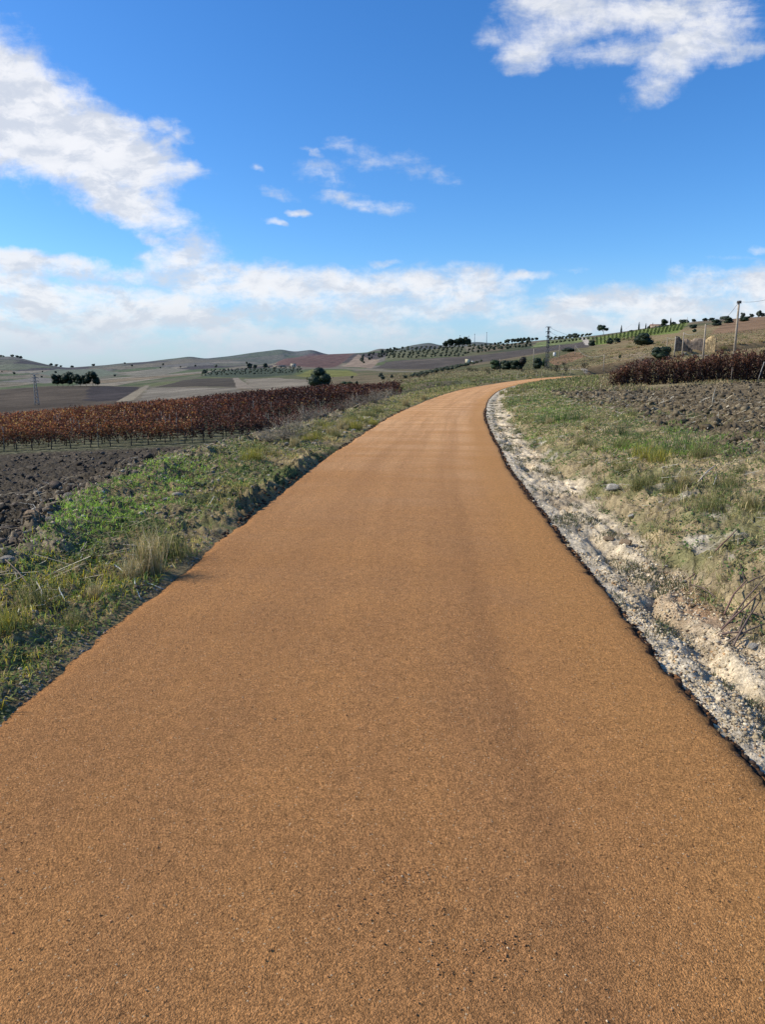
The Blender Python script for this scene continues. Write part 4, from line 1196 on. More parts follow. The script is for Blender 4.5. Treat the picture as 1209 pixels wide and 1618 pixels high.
RED = [(.15, .045, .024), (.10, .034, .021), (.29, .105, .034), (.20, .065, .026), (.055, .026, .018), (.50, .30, .08)]
RWS = [[3, 3, 3, 3, 2, .5], [2, 2, 5, 3, 1.5, 1.6], [2, 5, .5, 1.5, 5, .1]]
BRN = [(.12, .046, .026), (.08, .036, .022), (.19, .085, .04), (.05, .025, .017)]
BW = [4, 4, 2, 3]
VF_RED = []; VF_BRN = []
for s_ in range(7):
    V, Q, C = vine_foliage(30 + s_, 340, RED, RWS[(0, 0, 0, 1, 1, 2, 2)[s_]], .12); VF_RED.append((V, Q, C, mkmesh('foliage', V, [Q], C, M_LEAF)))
for s_ in range(5):
    V, Q, C = vine_foliage(60 + s_, 620, BRN, BW, .135, 1.35, .02, 1.66); VF_BRN.append((V, Q, C, mkmesh('foliage', V, [Q], C, M_LEAF)))


def vine_trunk(seed):
    r = np.random.default_rng(seed); mb = MB()
    p = [np.array([0, 0, -.08])]
    for k in range(4): p.append(p[-1] + np.array([r.normal(0, .04), r.normal(0, .04), .2]))
    mb.tube(p, [.04, .034, .03, .03, .026], 6, (.09, .065, .05))
    top = p[-1]
    for sg in (-1, 1):
        mb.tube([top, top + [sg * .3, 0, .06], top + [sg * .6, r.normal(0, .03), .05]], [.024, .018, .01], 5, (.09, .065, .05))
    for k in range(5):
        b = top + [r.uniform(-.55, .55), 0, .05]; mb.tube([b, b + [r.normal(0, .1), r.normal(0, .1), .5]], [.008, .004], 4, (.13, .07, .04))
    return mb.mesh('trunk', M_BARK)


VT = [vine_trunk(i) for i in range(4)]
n_things = 0; restV = []; vine_list = []
ROW_WORDS = ['front row along the ploughed soil', 'second row', 'third row', 'fourth row', 'fifth row', 'sixth row', 'seventh row', 'eighth row', 'ninth row', 'tenth row', 'eleventh row', 'twelfth row']
stakes = []
k = 0
while True:
    yr = 46 + 2.4 * k
    if yr > 128: break
    pts = []
    x = -.60 * yr - 1
    while True:
        x += 1.2 + random.uniform(-.12, .12)
        yy = yr + random.uniform(-.12, .12) + .02 * (x + 20)
        dl = -float(road_dist(np.array([x]), np.array([yy]))[0]) - HW
        if dl < 5.0 + .8 * math.sin(yr * .4) or x > .020 * yr: break
        if random.random() < .05: continue
        pts.append((x, yy))
    vine_list += [(px, py, k) for (px, py) in pts]
    if k < 10: stakes += [(px + .5, py, k) for px, py in pts[2::5]]
    k += 1
vx = np.array([v[0] for v in vine_list]); vy_ = np.array([v[1] for v in vine_list]); vz = height(vx, vy_)
N_LEFT = 250
for i, (x, y, r_) in enumerate(vine_list):
    z = vz[i]; rz = random.uniform(-.15, .15) + (math.pi if random.random() < .5 else 0); sc = random.uniform(.72, 1.12) * (1 - .3 * float(smooth(x, -9 - .02 * y, 1)))
    hv = .12 * (x / y < -.26) + float(fbm(np.array([x * .09]), np.array([y * .12]), 2, 900)[0]) + .22 * (x / y < -.38) - .35 * (x / y > -.26) + random.gauss(0, .12)
    vi = random.choice((3, 4)) if hv > .16 else (random.choice((5, 6)) if hv < -.16 else random.choice((0, 1, 2)))
    if i < N_LEFT:
        w = ROW_WORDS[min(r_, 11)]
        e_ = empty('grapevine', (x, y, z), 'red leaved grapevine, left vineyard, %s' % w, 'grapevine', 'red grapevines in the %s of the left vineyard' % w, rz); e_.scale = (1, 1, sc)
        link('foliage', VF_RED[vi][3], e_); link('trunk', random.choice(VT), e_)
    else:
        V, Q, C = VF_RED[vi][:3]; sel = (np.arange(len(Q)) % (2 if y < 80 else 3)) == (i % 2)
        nq = int(sel.sum()); Vq = V.reshape(-1, 4, 3)[sel] ; ctr = Vq.mean(1, keepdims=True); Vq = ctr + (Vq - ctr) * (1.45 if y < 80 else 1.8)
        Vq = Vq.reshape(-1, 3) * [1, 1, sc]; c_, s__ = math.cos(rz), math.sin(rz)
        Vr = np.stack([Vq[:, 0] * c_ - Vq[:, 1] * s__ + x, Vq[:, 0] * s__ + Vq[:, 1] * c_ + y, Vq[:, 2] + z], 1)
        fb = (1 + .3 * math.sin(x * .3 + y * .17)) * (1 - .35 * float(smooth(x / y, -.35, -.1)))
        restV.append((Vr, np.arange(nq * 4).reshape(-1, 4), None, C.reshape(-1, 4, 3)[sel].reshape(-1, 3) * fb))
V, pol, C = merge(restV)
stuff('vineyard_rows', 'mass of red and brown vine rows filling the back of the left vineyard', 'vines', V, pol, C, M_LEAF)
for x, y, k in stakes:
    mb = MB(); mb.tube([(0, 0, -.1), (0, 0, 1.55)], [.024, .022], 6, (.24, .21, .17)); o = mb.build('vineyard_stake', M_WOOD); o.location = (x, y, zat(x, y)); o.rotation_euler = (random.uniform(-.05, .05), random.uniform(-.06, .06), 0)
    tag(o, 'thin pale vine stake, left vineyard, %s' % ROW_WORDS[k], 'stake', 'stakes in the %s of the left vineyard' % ROW_WORDS[k])

# right vineyard block
for r_ in range(3):
    yr = 56 + 2.3 * r_; x = .315 * yr + .6 * r_ + .3
    while x < .62 * yr + 3:
        yy = yr + random.uniform(-.1, .1); z = zat(x, yy)
        e_ = empty('grapevine', (x, yy, z - .05), 'brown withered grapevine in the %s row of the right vineyard' % ('front', 'second', 'third')[r_], 'grapevine', 'brown grapevines in the %s row of the right vineyard' % ('front', 'second', 'third')[r_], random.uniform(-.2, .2))
        e_.scale = (1, 1.25, random.uniform(1.0, 1.38) * (1 + .14 * smooth(x, 20, 34)) * (.62 + .38 * smooth(x, .315 * yr - .5, .315 * yr + 2.6)))
        link('foliage', random.choice(VF_BRN)[3], e_); link('trunk', random.choice(VT), e_)
        x += 1.15
mb = MB(); p = np.array(placeY(1197, 55.2, 600)); mb.tube([p + [0, 0, -.2], p + [.42, 0, 1.5]], [.035, .035], 8, (.30, .27, .23)); o = mb.build('end_post', M_WOOD)
tag(o, 'slanting pale end post leaning against the right vineyard near the picture edge', 'post')
mb = MB(); p = np.array(placeY(1156, 55.2, 600)); mb.tube([p + [0, 0, -.2], p + [0, 0, 1.1]], [.018, .018], 8, (.24, .2, .16)); o = mb.build('vineyard_stake', M_WOOD)
tag(o, 'thin upright stake standing in front of the brown vines on the right', 'stake')


# ------------------------------------------------------------------ trees and bushes
def foliage_cloud(seed, blobs, n, size, cols, wts, up=.3):
    """blobs: (x,y,z,rx,ry,rz)"""
    global rng
    keep = rng; rng = np.random.default_rng(seed)
    B = np.array(blobs, float); vol = (B[:, 3] * B[:, 4] * B[:, 5]) ** (2 / 3); i = rng.choice(len(B), n, p=vol / vol.sum())
    d = rng.normal(0, 1, (n, 3)); d /= np.linalg.norm(d, axis=1)[:, None]; r = rng.uniform(.45, 1.08, n) ** .6
    P = B[i, :3] + d * B[i, 3:] * r[:, None]
    clump = perlin(P[:, 0] * 1.7 / (B[:, 3].mean()) + seed, P[:, 1] * 1.7 / B[:, 3].mean() + P[:, 2] * 2 / B[:, 3].mean(), seed)
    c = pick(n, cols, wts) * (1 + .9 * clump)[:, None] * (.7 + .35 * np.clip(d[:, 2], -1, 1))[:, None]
    V, Q, C = leaves(P, size, c, up)
    rng = keep
    return V, Q, C


def blobs_round(seed, w, h, z0, k=9, spread=.62):
    r = np.random.default_rng(seed); out = []
    for i in range(k):
        a = r.uniform(0, 6.28); q = r.uniform(0, 1) ** .5 * spread; zz = r.uniform(.25, .85)
        rr = (.34 + .2 * r.uniform()) * (1 - .35 * abs(zz - .45)); out.append((math.cos(a) * q * w / 2, math.sin(a) * q * w / 2, z0 + zz * (h - z0), w / 2 * rr * 1.25, w / 2 * rr * 1.25, (h - z0) * rr * .62))
    if z0 <= 0: out += [(0, 0, h * .40, w * .36, w * .36, h * .42), (w * .15, 0, h * .25, w * .3, w * .3, h * .27), (-w * .16, w * .05, h * .27, w * .3, w * .28, h * .28)]
    return out


def tree_meshes(seed, w, h, z0, n, size, cols, wts, trunk=.09, kind='round'):
    if kind in ('round', 'sparse'): bl = blobs_round(seed, w, h, z0)
    elif kind == 'cypress': bl = [(0, 0, z0 + (h - z0) * t, w / 2 * s, w / 2 * s, (h - z0) * .2) for t, s in ((.12, .8), (.3, 1), (.5, .9), (.7, .65), (.88, .35))]
    elif kind == 'umbrella':
        bl = blobs_round(seed, w, h, z0, 10, .75)
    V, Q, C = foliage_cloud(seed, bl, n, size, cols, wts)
    Vi, Ti = ICO2; cv = []; ct = []; nn_ = 0
    for b in bl:
        q = Vi * (1 + .22 * perlin(Vi[:, 0] * 2 + b[0] * 9, Vi[:, 1] * 2 + Vi[:, 2] * 1.7 + seed, seed))[:, None] * np.array(b[3:]) * (.80 if kind != 'sparse' else .01) + np.array(b[:3])
        cv.append(q); ct.append(Ti + nn_); nn_ += len(q)
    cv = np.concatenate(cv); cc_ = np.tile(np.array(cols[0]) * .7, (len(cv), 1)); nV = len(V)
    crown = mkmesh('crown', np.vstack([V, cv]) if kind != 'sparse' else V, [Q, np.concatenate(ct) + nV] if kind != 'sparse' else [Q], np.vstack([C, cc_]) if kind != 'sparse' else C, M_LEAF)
    r = np.random.default_rng(seed); mb = MB(); zt = z0 + (h - z0) * .35
    mb.tube([(0, 0, -.15 * h * .3), (r.normal(0, .03) * w, 0, zt * .5), (r.normal(0, .03) * w, r.normal(0, .03) * w, zt)], [trunk * h * .55, trunk * h * .42, trunk * h * .3], 7, (.10, .078, .06))
    for i in range(5):
        b = bl[i % len(bl)]; mb.tube([(0, 0, zt * .75), (b[0] * .5, b[1] * .5, (zt + b[2]) / 2), (b[0], b[1], b[2])], [trunk * h * .22, trunk * h * .14, trunk * h * .05], 5, (.10, .078, .06))
    return crown, mb.mesh('trunk', M_BARK, True)


DKG = [(.032, .055, .024), (.05, .08, .032), (.07, .10, .04), (.02, .034, .016)]; DKW = [4, 4, 2, 3]
MDG = [(.05, .085, .025), (.075, .12, .035), (.035, .06, .02)]; MDW = [3, 2, 2]
OLG = [(.13, .145, .08), (.19, .205, .12), (.08, .095, .05)]; OLW = [3, 2, 3]
FARG = [(.09, .11, .07), (.12, .14, .09), (.06, .075, .055)]; FARW = [3, 2, 3]  # greens paled for distant trees, haze put into the leaf colour
# unit-height prototypes
PINE = [tree_meshes(s, .95, 1, .08, 700, .075, DKG, DKW, .03) for s in (101, 102, 103)]
BUSH = [tree_meshes(s, 1.7, 1, -.05, 1600, .085, DKG, DKW, .03) for s in (111, 112, 113)]
BUSHM = [tree_meshes(s, 1.5, 1, -.05, 700, .09, MDG, MDW, .03) for s in (121, 122)]
OLIVE = [tree_meshes(s, 1.15, 1, .15, 260, .13, OLG, OLW, .05) for s in (131, 132, 133)]
FART = [tree_meshes(s, 1.2, 1, 0, 260, .13, FARG, FARW, .05) for s in (141, 142, 143)]
CYP = [tree_meshes(151, .26, 1, .02, 320, .06, DKG, DKW, .03, 'cypress')]
UMB = [tree_meshes(161, 1.15, 1, .38, 700, .08, DKG, DKW, .05, 'umbrella')]
SPARSE = [tree_meshes(171, .8, 1, .1, 240, .10, [(.10, .085, .05), (.07, .08, .035)], [1, 1], .03, 'sparse')]


def tree(name, u, v, hpx, protos, label, cat, group=None, Y=None, wide=1., parts=True, wpx=None):
    x, y, z = place(u, v) if Y is None else placeY(u, Y, v)
    s = hpx / F * y * 1.02
    pr = random.choice(protos)
    if wpx:
        bw = max(abs(vv) for vv in (pr[0].vertices[0].co.x,)) ; xs = np.empty(len(pr[0].vertices) * 3); pr[0].vertices.foreach_get('co', xs); ww = np.ptp(xs.reshape(-1, 3)[:, 0]); wide = (wpx / hpx) / ww
    if parts:
        e_ = empty(name, (x, y, z), label, cat, group, random.uniform(0, 6.28)); e_.scale = (s * wide, s * wide, s)
        link('crown', pr[0], e_); link('trunk', pr[1], e_)
    else:
        o = link(name, pr[0], None, (x, y, z)); o.scale = (s * wide, s * wide, s); o.rotation_euler = (0, 0, random.uniform(0, 6.28)); tag(o, label, cat, group)


for i, (u, hh) in enumerate(((90, 18), (99, 19), (107, 21), (115, 18), (127, 18), (136, 18), (146, 23), (153, 14))):
    tree('pine_tree', u, 610.5, hh, PINE, 'dark pine tree in the clump standing on the brown field at far left', 'tree', 'pines on the brown field', Y=None, wide=1.05)
tree('carob_tree', 508, 614, 30, BUSH, 'large round dark green tree behind the left vineyard', 'tree', wpx=46)
tree('shrub', 549, 614, 11, BUSHM, 'wide pale green shrub right of the large round tree', 'shrub', wpx=26)
tree('shrub', 563, 612, 9, BUSH, 'small dark round shrub beside the wide pale green one', 'shrub', wpx=8)
for i, (u, hh) in enumerate(((704, 10), (711, 12), (718, 11), (724, 13), (730, 12), (735, 14), (740, 11))):
    tree('pine_tree', u, 551, hh, PINE, 'dark pine tree in the grove on the skyline above the terraced olives', 'tree', 'pines on the middle skyline', Y=1380, wide=1.2)
for u, v, hh in ((803, 544, 7), (811, 543, 7), (817, 542, 7), (823, 541, 7), (829, 540, 7), (835, 539, 7), (842, 539, 5), (848, 538, 5)):
    tree('pine_tree', u, v, hh, PINE, 'dark pine tree in the low row on the skyline left of the lattice tower', 'tree', 'pines left of the lattice tower', Y=1380, wide=1.3)
tree('shrub', 784, 584, 15, BUSHM, 'bright yellow green bush at the left end of the roadside bushes', 'shrub', wpx=24)
tree('shrub', 802, 584, 13, BUSH, 'dark green bush in the middle of the roadside bushes', 'shrub', wpx=20)
tree('shrub', 815, 584, 13, BUSH, 'dark green bush next to the tall purplish tree', 'shrub', wpx=22)
tree('bare_tree', 825, 584, 19, [tree_meshes(181, .8, 1, .1, 500, .08, [(.05, .04, .035), (.035, .04, .025)], [1, 1])], 'tall purplish brown tree at the right end of the roadside bushes', 'tree')
tree('shrub', 849, 583, 17, BUSH, 'round dark bush left of the lattice tower foot', 'shrub', wpx=18)
tree('shrub', 861, 580, 14, BUSHM, 'small green tree touching the lattice tower', 'shrub', wpx=10)
tree('shrub', 1018, 546, 19, BUSH, 'large dark oval bush high on the brown slope', 'shrub', wpx=34)
tree('shrub', 1046, 570, 20, BUSH, 'dark green bush behind the poles left of the ruin', 'shrub', wpx=38)
tree('stone_pine', 953, 532, 17, UMB, 'umbrella shaped pine standing alone on the skyline', 'tree', Y=950, wpx=18)
for u, v, hh, lab in ((982, 526, 12, 'leftmost narrow cypress on the skyline right of the umbrella pine'), (1010, 521, 12, 'narrow cypress on the skyline left of the farmhouse'), (1060, 515, 11, 'cypress standing right beside the skyline farmhouse'),
                      (1021, 519, 9, 'broad low cypress close to the farmhouse'), (1032, 517, 8, 'thin cypress at the left wall of the farmhouse')):
    tree('cypress_tree', u, v, hh, CYP, lab, 'tree', Y=900)
tree('skyline_tree', 1050, 516, 11, PINE, 'rounded dark tree rising over the farmhouse roof', 'tree', Y=880, wpx=12)
for u, v, hh, w in ((997, 522, 3, 8), (1027, 518, 5, 8), (1066, 513, 5, 8), (1078, 512, 5, 13), (1088, 510, 5, 8), (1100, 508, 4, 8), (1112, 506, 4, 10), (1124, 504, 4, 10), (1143, 502, 7, 14), (1152, 501, 5, 8), (1176, 499, 6, 8), (1190, 499, 4, 8), (1199, 499, 7, 9), (1207, 499, 6, 9), (912, 534, 5, 12), (890, 534, 4, 8), (900, 534, 5, 9)):
    tree('skyline_tree', u + random.uniform(-3, 3), v, (hh + 1) * random.uniform(.65, 1.2), random.choice([BUSH, FART, FART]), 'small dark tree dotting the crest of the right hill', 'tree', 'small trees on the right skyline', Y=900 if u > 940 else 1350, wpx=w)
for u, v, hh, w, lab in ((1133, 515, 9, 16, 'dark shrub on the slope left of the tallest pole'), (1151, 511, 8, 16, 'dark shrub touching the tallest pole'), (1177, 508, 7, 16, 'low green shrub right of the tallest pole'),
                         (1096, 519, 6, 14, 'flat green shrub below the skyline above the ruin'), (1098, 525, 5, 8, 'small isolated shrub just above the ruin'), (965, 544, 9, 14, 'dark shrub at the lower edge of the striped green vineyard'),
                         (936, 547, 9, 12, 'dark shrub beside the end of the white track'), (901, 556, 6, 26, 'flat dark shrub lying in the grey field below the white track'), (975, 542, 7, 12, 'olive green shrub beside the dark one under the striped vineyard'), (980, 566, 5, 5, 'small shrub alone on the brown slope')):
    tree('shrub', u, v, hh, BUSH, lab, 'shrub', wpx=w)
for u, v, hh in ((924, 587, 15), (880, 590, 14), (894, 590, 11)):
    tree('sapling', u, v, hh, SPARSE, {924: 'young green tree beside the pale track end', 880: 'reddish sapling nearest the lattice tower', 894: 'yellowish sapling between the two pale tracks'}[u], 'sapling')

# olive groves
r2 = random.Random(9)
for j in range(6):
    for i in range(17):
        u = 614 + i * 7.4 + j * 1.6 + r2.uniform(-1.6, 1.6); v = 567.5 - j * 2.9 - i * .22 + r2.uniform(-.8, .8)
        if u < 735 and v > 550: tree('olive_tree', u, v, r2.uniform(3.2, 5), OLIVE, 'olive tree in the terraced grove below the skyline pines', 'tree', 'olive trees in the terraced grove', parts=False)
for j in range(3):
    for i in range(16):
        u = 742 + i * 6.5 + r2.uniform(-2, 2); v = 559 - j * 4.3 - i * .72 + r2.uniform(-.8, .8)
        tree('olive_tree', u, v, r2.uniform(4, 6.5), OLIVE, 'olive tree scattered right of the terraced grove', 'tree', 'olive trees right of the terraced grove', parts=False)
for j in range(4):
    for i in range(11):
        u = 642 + i * 8 + j * 13 + r2.uniform(-1.5, 1.5); v = 598.5 - i * 1.5 - j * 3.5 + r2.uniform(-.6, .6)
        if u < 765: tree('olive_tree', u, v, 5.6 - j * .4, OLIVE, 'grey green olive tree in the rows just beyond the road', 'tree', 'olive trees beyond the road', wide=1.35)
for j in range(4):
    for i in range(30):
        u = 318 + i * 5.4 + r2.uniform(-2.5, 2.5); v = 594 - j * 2.4 - i * .17 + r2.uniform(-.7, .7)
        tree('olive_tree', u, v, r2.uniform(2.2, 3.4), OLIVE, 'olive tree in the long grove beneath the far left hills', 'tree', 'olive trees beneath the far hills', parts=False)
for j in range(3):
    for i in range(11):
        u = 868 + i * 6.2 + j * 2; v = 544.5 - j * 3.6 - i * .75
        tree('olive_tree', u, v, 4.4, OLIVE, 'round olive tree in the rows on the crest behind the lattice tower', 'tree', 'olive trees behind the lattice tower', Y=1150 + j * 90 if j else None, parts=False)
for i in range(34):
    u = r2.uniform(570, 625); v = 572 - (u - 570) * .22 + r2.uniform(-9, 3)
    tree('scrub_bush', u, v, r2.uniform(3, 5), FART, 'dark scrub bush on the stony knoll right of the red vineyard', 'shrub', 'scrub on the stony knoll', parts=False)
for i in range(15):
    u = r2.uniform(0, 440); v = 604 - u * .045 - r2.uniform(0, 16)
    tree('far_tree', u, v, r2.uniform(2, 4), FART, 'tiny dark tree dotted over the far left valley', 'tree', 'trees in the far left valley', parts=False)
for u in (2, 6, 20, 28, 33, 80, 88, 95, 113, 147, 197):
    tree('far_tree', u, 575, r2.uniform(2, 3.5), FART, 'tiny tree standing along the far left hill crest', 'tree', 'trees on the far left crest', Y=3250, parts=False, wide=1.6)
for u, v, hh, lab in ((323, 590, 6, 'dark round tree at the left end of the olive grove'), (394, 582, 8, 'reddish tall tree beside the small beige farm building'), (403, 582, 6, 'low ochre tree left of the beige farm building'), (419, 581, 7, 'dark tree in front of the beige farm building'),
                      (602, 596, 7, 'small dark tree in the fallow field above the right end of the vines'), (605, 600, 6, 'low bush just beneath the small dark tree in the fallow field'), (619, 597, 5, 'bush right of the small dark tree in the fallow field'), (556, 598, 4, 'tiny bush under the red vineyard hill')):
    tree('far_tree', u, v, hh, FART, lab, 'tree')

# striped green vineyard rows on the right hill
vr = []
for i in range(24):
    u0 = 938 + i * 6.0; v0 = 546 - i * 1.05; u1 = u0 - 6 + i * .3; v1 = max(533.5 - i * 1.0, 508)
    p = place(u0, v0); q = place(u1 + 5, v1 + 1)
    if q[1] < p[1]: continue
    L = math.hypot(q[0] - p[0], q[1] - p[1]); n_ = int(L * 2.2)
    if n_ < 10: continue
    t = rng.uniform(0, 1, n_); x = p[0] + (q[0] - p[0]) * t; y = p[1] + (q[1] - p[1]) * t; z = height(x, y, False)
    P = np.stack([x + rng.normal(0, .35, n_), y + rng.normal(0, .35, n_), z + rng.uniform(.2, 1.7, n_)], 1)
    V, Q, C = leaves(P, .9, pick(n_, [(.10, .13, .03), (.14, .16, .035), (.06, .085, .02)], [2, 1, 2]), .1)
    V = V - np.array(p); o = empty('vine_row', tuple(p), 'row of yellow green vines climbing the hill below the cypresses', 'vine row', 'yellow green vine rows on the right hill'); link('foliage', mkmesh('foliage', V, [Q], C, M_LEAF), o)


# ------------------------------------------------------------------ poles, pylons, cables
TOPS = {}


def pole(key, u, vtop, vbase, label, rad=.13, arm=True, col=(.33, .27, .20), Y=None, name='utility_pole'):
    x, y, z = place(u, vbase) if Y is None else placeY(u, Y, vbase)
    _, e = ray(u, vtop); H = CAMZ + e * y - z
    r = empty(name, (x, y, z), label, 'pole', None, random.uniform(-.3, .3))
    mb = MB(); mb.tube([(0, 0, -.5), (0, 0, H * .5), (0, 0, H)], [rad * 1.25, rad, rad * .8], 10, col); mb.build('shaft', M_WOOD, r, True)
    if arm:
        mb = MB(); mb.box((0, 0, H - .25), (rad * 4.2, rad * .8, rad * .8), (.14, .12, .10)); mb.box((0, -.05, H - .05), (rad * 2.4, rad * 2.2, rad * 1.5), (.11, .10, .09)); mb.build('crossarm', M_METAL, r)
        for s in (-1, 0, 1):
            mb = MB(); mb.tube([(s * rad * 1.8, 0, H - .2), (s * rad * 1.8, 0, H - .1), (s * rad * 1.8, 0, H + .05)], [rad * .3, rad * .5, rad * .3], 8, (.30, .28, .25)); mb.build('insulator', M_METAL, r)
    TOPS[key] = Vector((x, y, z + H - .05))


pole('A', 1160, 476, 569, 'tallest wooden utility pole with a dark head, at the far right behind the vines', .17)
pole('B', 1111, 512, 570, 'second tallest pole, standing directly right of the ruin front', .13, False)
pole('C', 1078, 525, 567, 'pole standing in front of the ruined wall', .12, False)
pole('D', 1066, 532, 563, 'pale slanted pole touching the left end of the ruin', .12, False, (.42, .37, .29))
pole('E', 1053, 533, 567, 'slim pole in front of the dark bush left of the ruin', .10, False)
pole('G', 1044.5, 548, 567, 'shortest leftmost pole of the group left of the ruin', .10, False)
pole('H', 954, 560, 588, 'thin weathered pole alone on the brown slope carrying sagging cables', .10, False)
pole('I', 909, 545, 561, 'small pole in the grey ploughed field below the white track', .12, False)
pole('J', 884, 544, 566, 'pole standing near the white water tank', .14, False)
pole('K', 843, 551, 580, 'slim pole above the roadside bushes left of the lattice tower', .14, False)
pole('L', 1086, 501, 513, 'pale pole on the skyline right of the farmhouse', .35, False, (.5, .46, .4), Y=850)
pole('M', 790, 567, 584, 'thin post in the yellow green roadside bush', .08, False)
for i, (u, vt, vb) in enumerate(((769, 525.5, 545), (750, 528, 546), (741, 531, 548), (727, 530, 548))):
    pole('S%d' % i, u, vt, vb, ('tallest and rightmost mast on the middle skyline', 'second mast from the right on the middle skyline', 'faint third mast between the pines and the tallest mast', 'mast rising out of the skyline pine grove')[i], .55, True, (.34, .36, .38), Y=1500, name='mast')


def lattice(u, vtop, vbase, label, base_w, Y=None, col=(.30, .31, .32), arms=True):
    x, y, z = place(u, vbase) if Y is None else placeY(u, Y, vbase)
    _, e = ray(u, vtop); H = CAMZ + e * y - z
    r = empty('lattice_tower', (x, y, z), label, 'pylon', None, .35)
    t = base_w * .07
    n = 9; lv = [H * (1 - (1 - k / n) ** 1.1) * .98 for k in range(n + 1)]; hw = [base_w / 2 * (1 - .72 * l / H) for l in lv]
    for sx, sy in ((-1, -1), (1, -1), (1, 1), (-1, 1)):
        mb = MB(); mb.tube([(sx * hw[k], sy * hw[k], lv[k]) for k in range(n + 1)], t, 4, col); mb.build('leg', M_METAL, r)
    mb = MB()
    for k in range(n):
        for q in range(4):
            c = [(-1, -1), (1, -1), (1, 1), (-1, 1)]; a = c[q]; b = c[(q + 1) % 4]
            mb.tube([(a[0] * hw[k], a[1] * hw[k], lv[k]), (b[0] * hw[k + 1], b[1] * hw[k + 1], lv[k + 1])], t * .6, 3, col)
            mb.tube([(b[0] * hw[k], b[1] * hw[k], lv[k]), (a[0] * hw[k + 1], a[1] * hw[k + 1], lv[k + 1])], t * .6, 3, col)
    mb.build('bracing', M_METAL, r)
    if arms:
        for kk in (.97, .86, .75):
            for sg in (-1, 1):
                mb = MB(); L = base_w * .95; mb.tube([(0, 0, H * kk), (sg * L, 0, H * kk + t)], [t, t * .7], 4, col); mb.tube([(0, 0, H * kk + base_w * .25), (sg * L, 0, H * kk + t)], [t * .6, t * .6], 4, col); mb.tube([(sg * L, 0, H * kk), (sg * L, 0, H * kk - base_w * .22)], t * .7, 5, (.12, .1, .09)); mb.build('crossarm', M_METAL, r)
    TOPS[label[:3]] = Vector((x, y, z + H * .97))


lattice(864.5, 515, 582, 'dark lattice power tower beside the pale tracks where the road bends away', .95, col=(.08, .08, .08))
lattice(58, 590, 640, 'slim lattice pylon rising from the brown field at the far left', 1.1, col=(.30, .27, .24))


def cable(a, b, sag, rad, label, off=(0, 0, 0), group=None):
    a = Vector(a) + Vector(off); b = Vector(b) + Vector(off); n = 16
    P = [a.lerp(b, k / n) - Vector((0, 0, sag * 4 * (k / n) * (1 - k / n))) for k in range(n + 1)]
    mb = MB(); mb.tube([tuple(p) for p in P], rad, 4, (.05, .05, .05) if 'dark' in label else (.32, .29, .24)); o = mb.build('power_cable', M_METAL); tag(o, label, 'cable', group)


cable(TOPS['A'], TOPS['B'], 1.2, .025, 'dark cable dropping from the tallest pole to the pole right of the ruin')
a_, e_ = ray(1290, 440); cable(TOPS['A'], (a_ * 75, 75, CAMZ + e_ * 75), .8, .018, 'dark cable running from the tallest pole off to the right')
cable(TOPS['B'], TOPS['C'], .9, .035, 'sagging pale cable between the two poles in front of the ruin')
cable(TOPS['C'], TOPS['E'], .7, .03, 'short pale cable over the left end of the ruin')
cable(TOPS['E'], TOPS['H'], 3.0, .03, 'long sagging pale cable crossing the brown slope')
cable(TOPS['H'], TOPS['I'], 2.2, .04, 'pale cable running uphill from the lone pole to the grey field')
cable(TOPS['I'], TOPS['J'], 1.5, .05, 'pale cable over the grey ploughed field')
cable(TOPS['J'], TOPS['K'], 1.5, .05, 'pale cable passing behind the lattice tower')
tw = TOPS['dar']
for k, (du, dv) in enumerate(((60, -6), (60, 3))):
    a_, e_ = ray(1000, 517 + dv); cable(tw, (a_ * 420, 420, CAMZ + e_ * 420), 6, .03, ('dark upper wire leaving the lattice tower to the right', 'dark lower wire leaving the lattice tower to the right')[k], (0, 0, -k * 1.2))


# stakes along the outside of the bend
def bend_stake(u, v, hpx, lab, grp):
    x, y, z = place(u, v); s = hpx / F * y
    mb = MB(); mb.tube([(0, 0, -.1), (0, 0, s)], [.035, .03], 6, (.42, .34, .23)); o = mb.build('plant_stake', M_WOOD); o.location = (x, y, z); o.rotation_euler = (random.uniform(-.08, .08), random.uniform(-.08, .08), 0)
    tag(o, lab, 'stake', grp)


for u in (781, 793, 805, 817, 831, 848, 856, 889, 901):
    bend_stake(u, 603 - (u - 780) * .052, random.uniform(8, 13), 'short wooden stake along the outer edge of the bend', 'stakes along the outer bend')
for i in range(24):
    u = random.uniform(640, 900); v = 601 - (u - 640) * .05 - random.uniform(0, 9)
    tree('young_shrub', u, v, random.uniform(4, 9), SPARSE, 'young shrub on the grassy slope outside the bend', 'shrub', 'young shrubs outside the bend', parts=False)
for i in range(40):
    u = random.uniform(625, 860); v = 608 - (u - 640) * .05 - random.uniform(-3, 8)
    tuft(u, v, random.uniform(3, 5), random.choice([T_OLV, T_DRY, T_OLV]), 'rough tuft on the grassy slope outside the bend', 'tufts outside the bend', 1.4)
for i in range(70):
    u = random.uniform(935, 1209); v = random.uniform(538, 575) - (u - 935) * .03
    tuft(u, v, random.uniform(3, 6), random.choice([T_OLV, T_DRY, T_DRY]), 'rough dry tuft on the brown hillside on the right', 'tufts on the right hillside', 1.8)


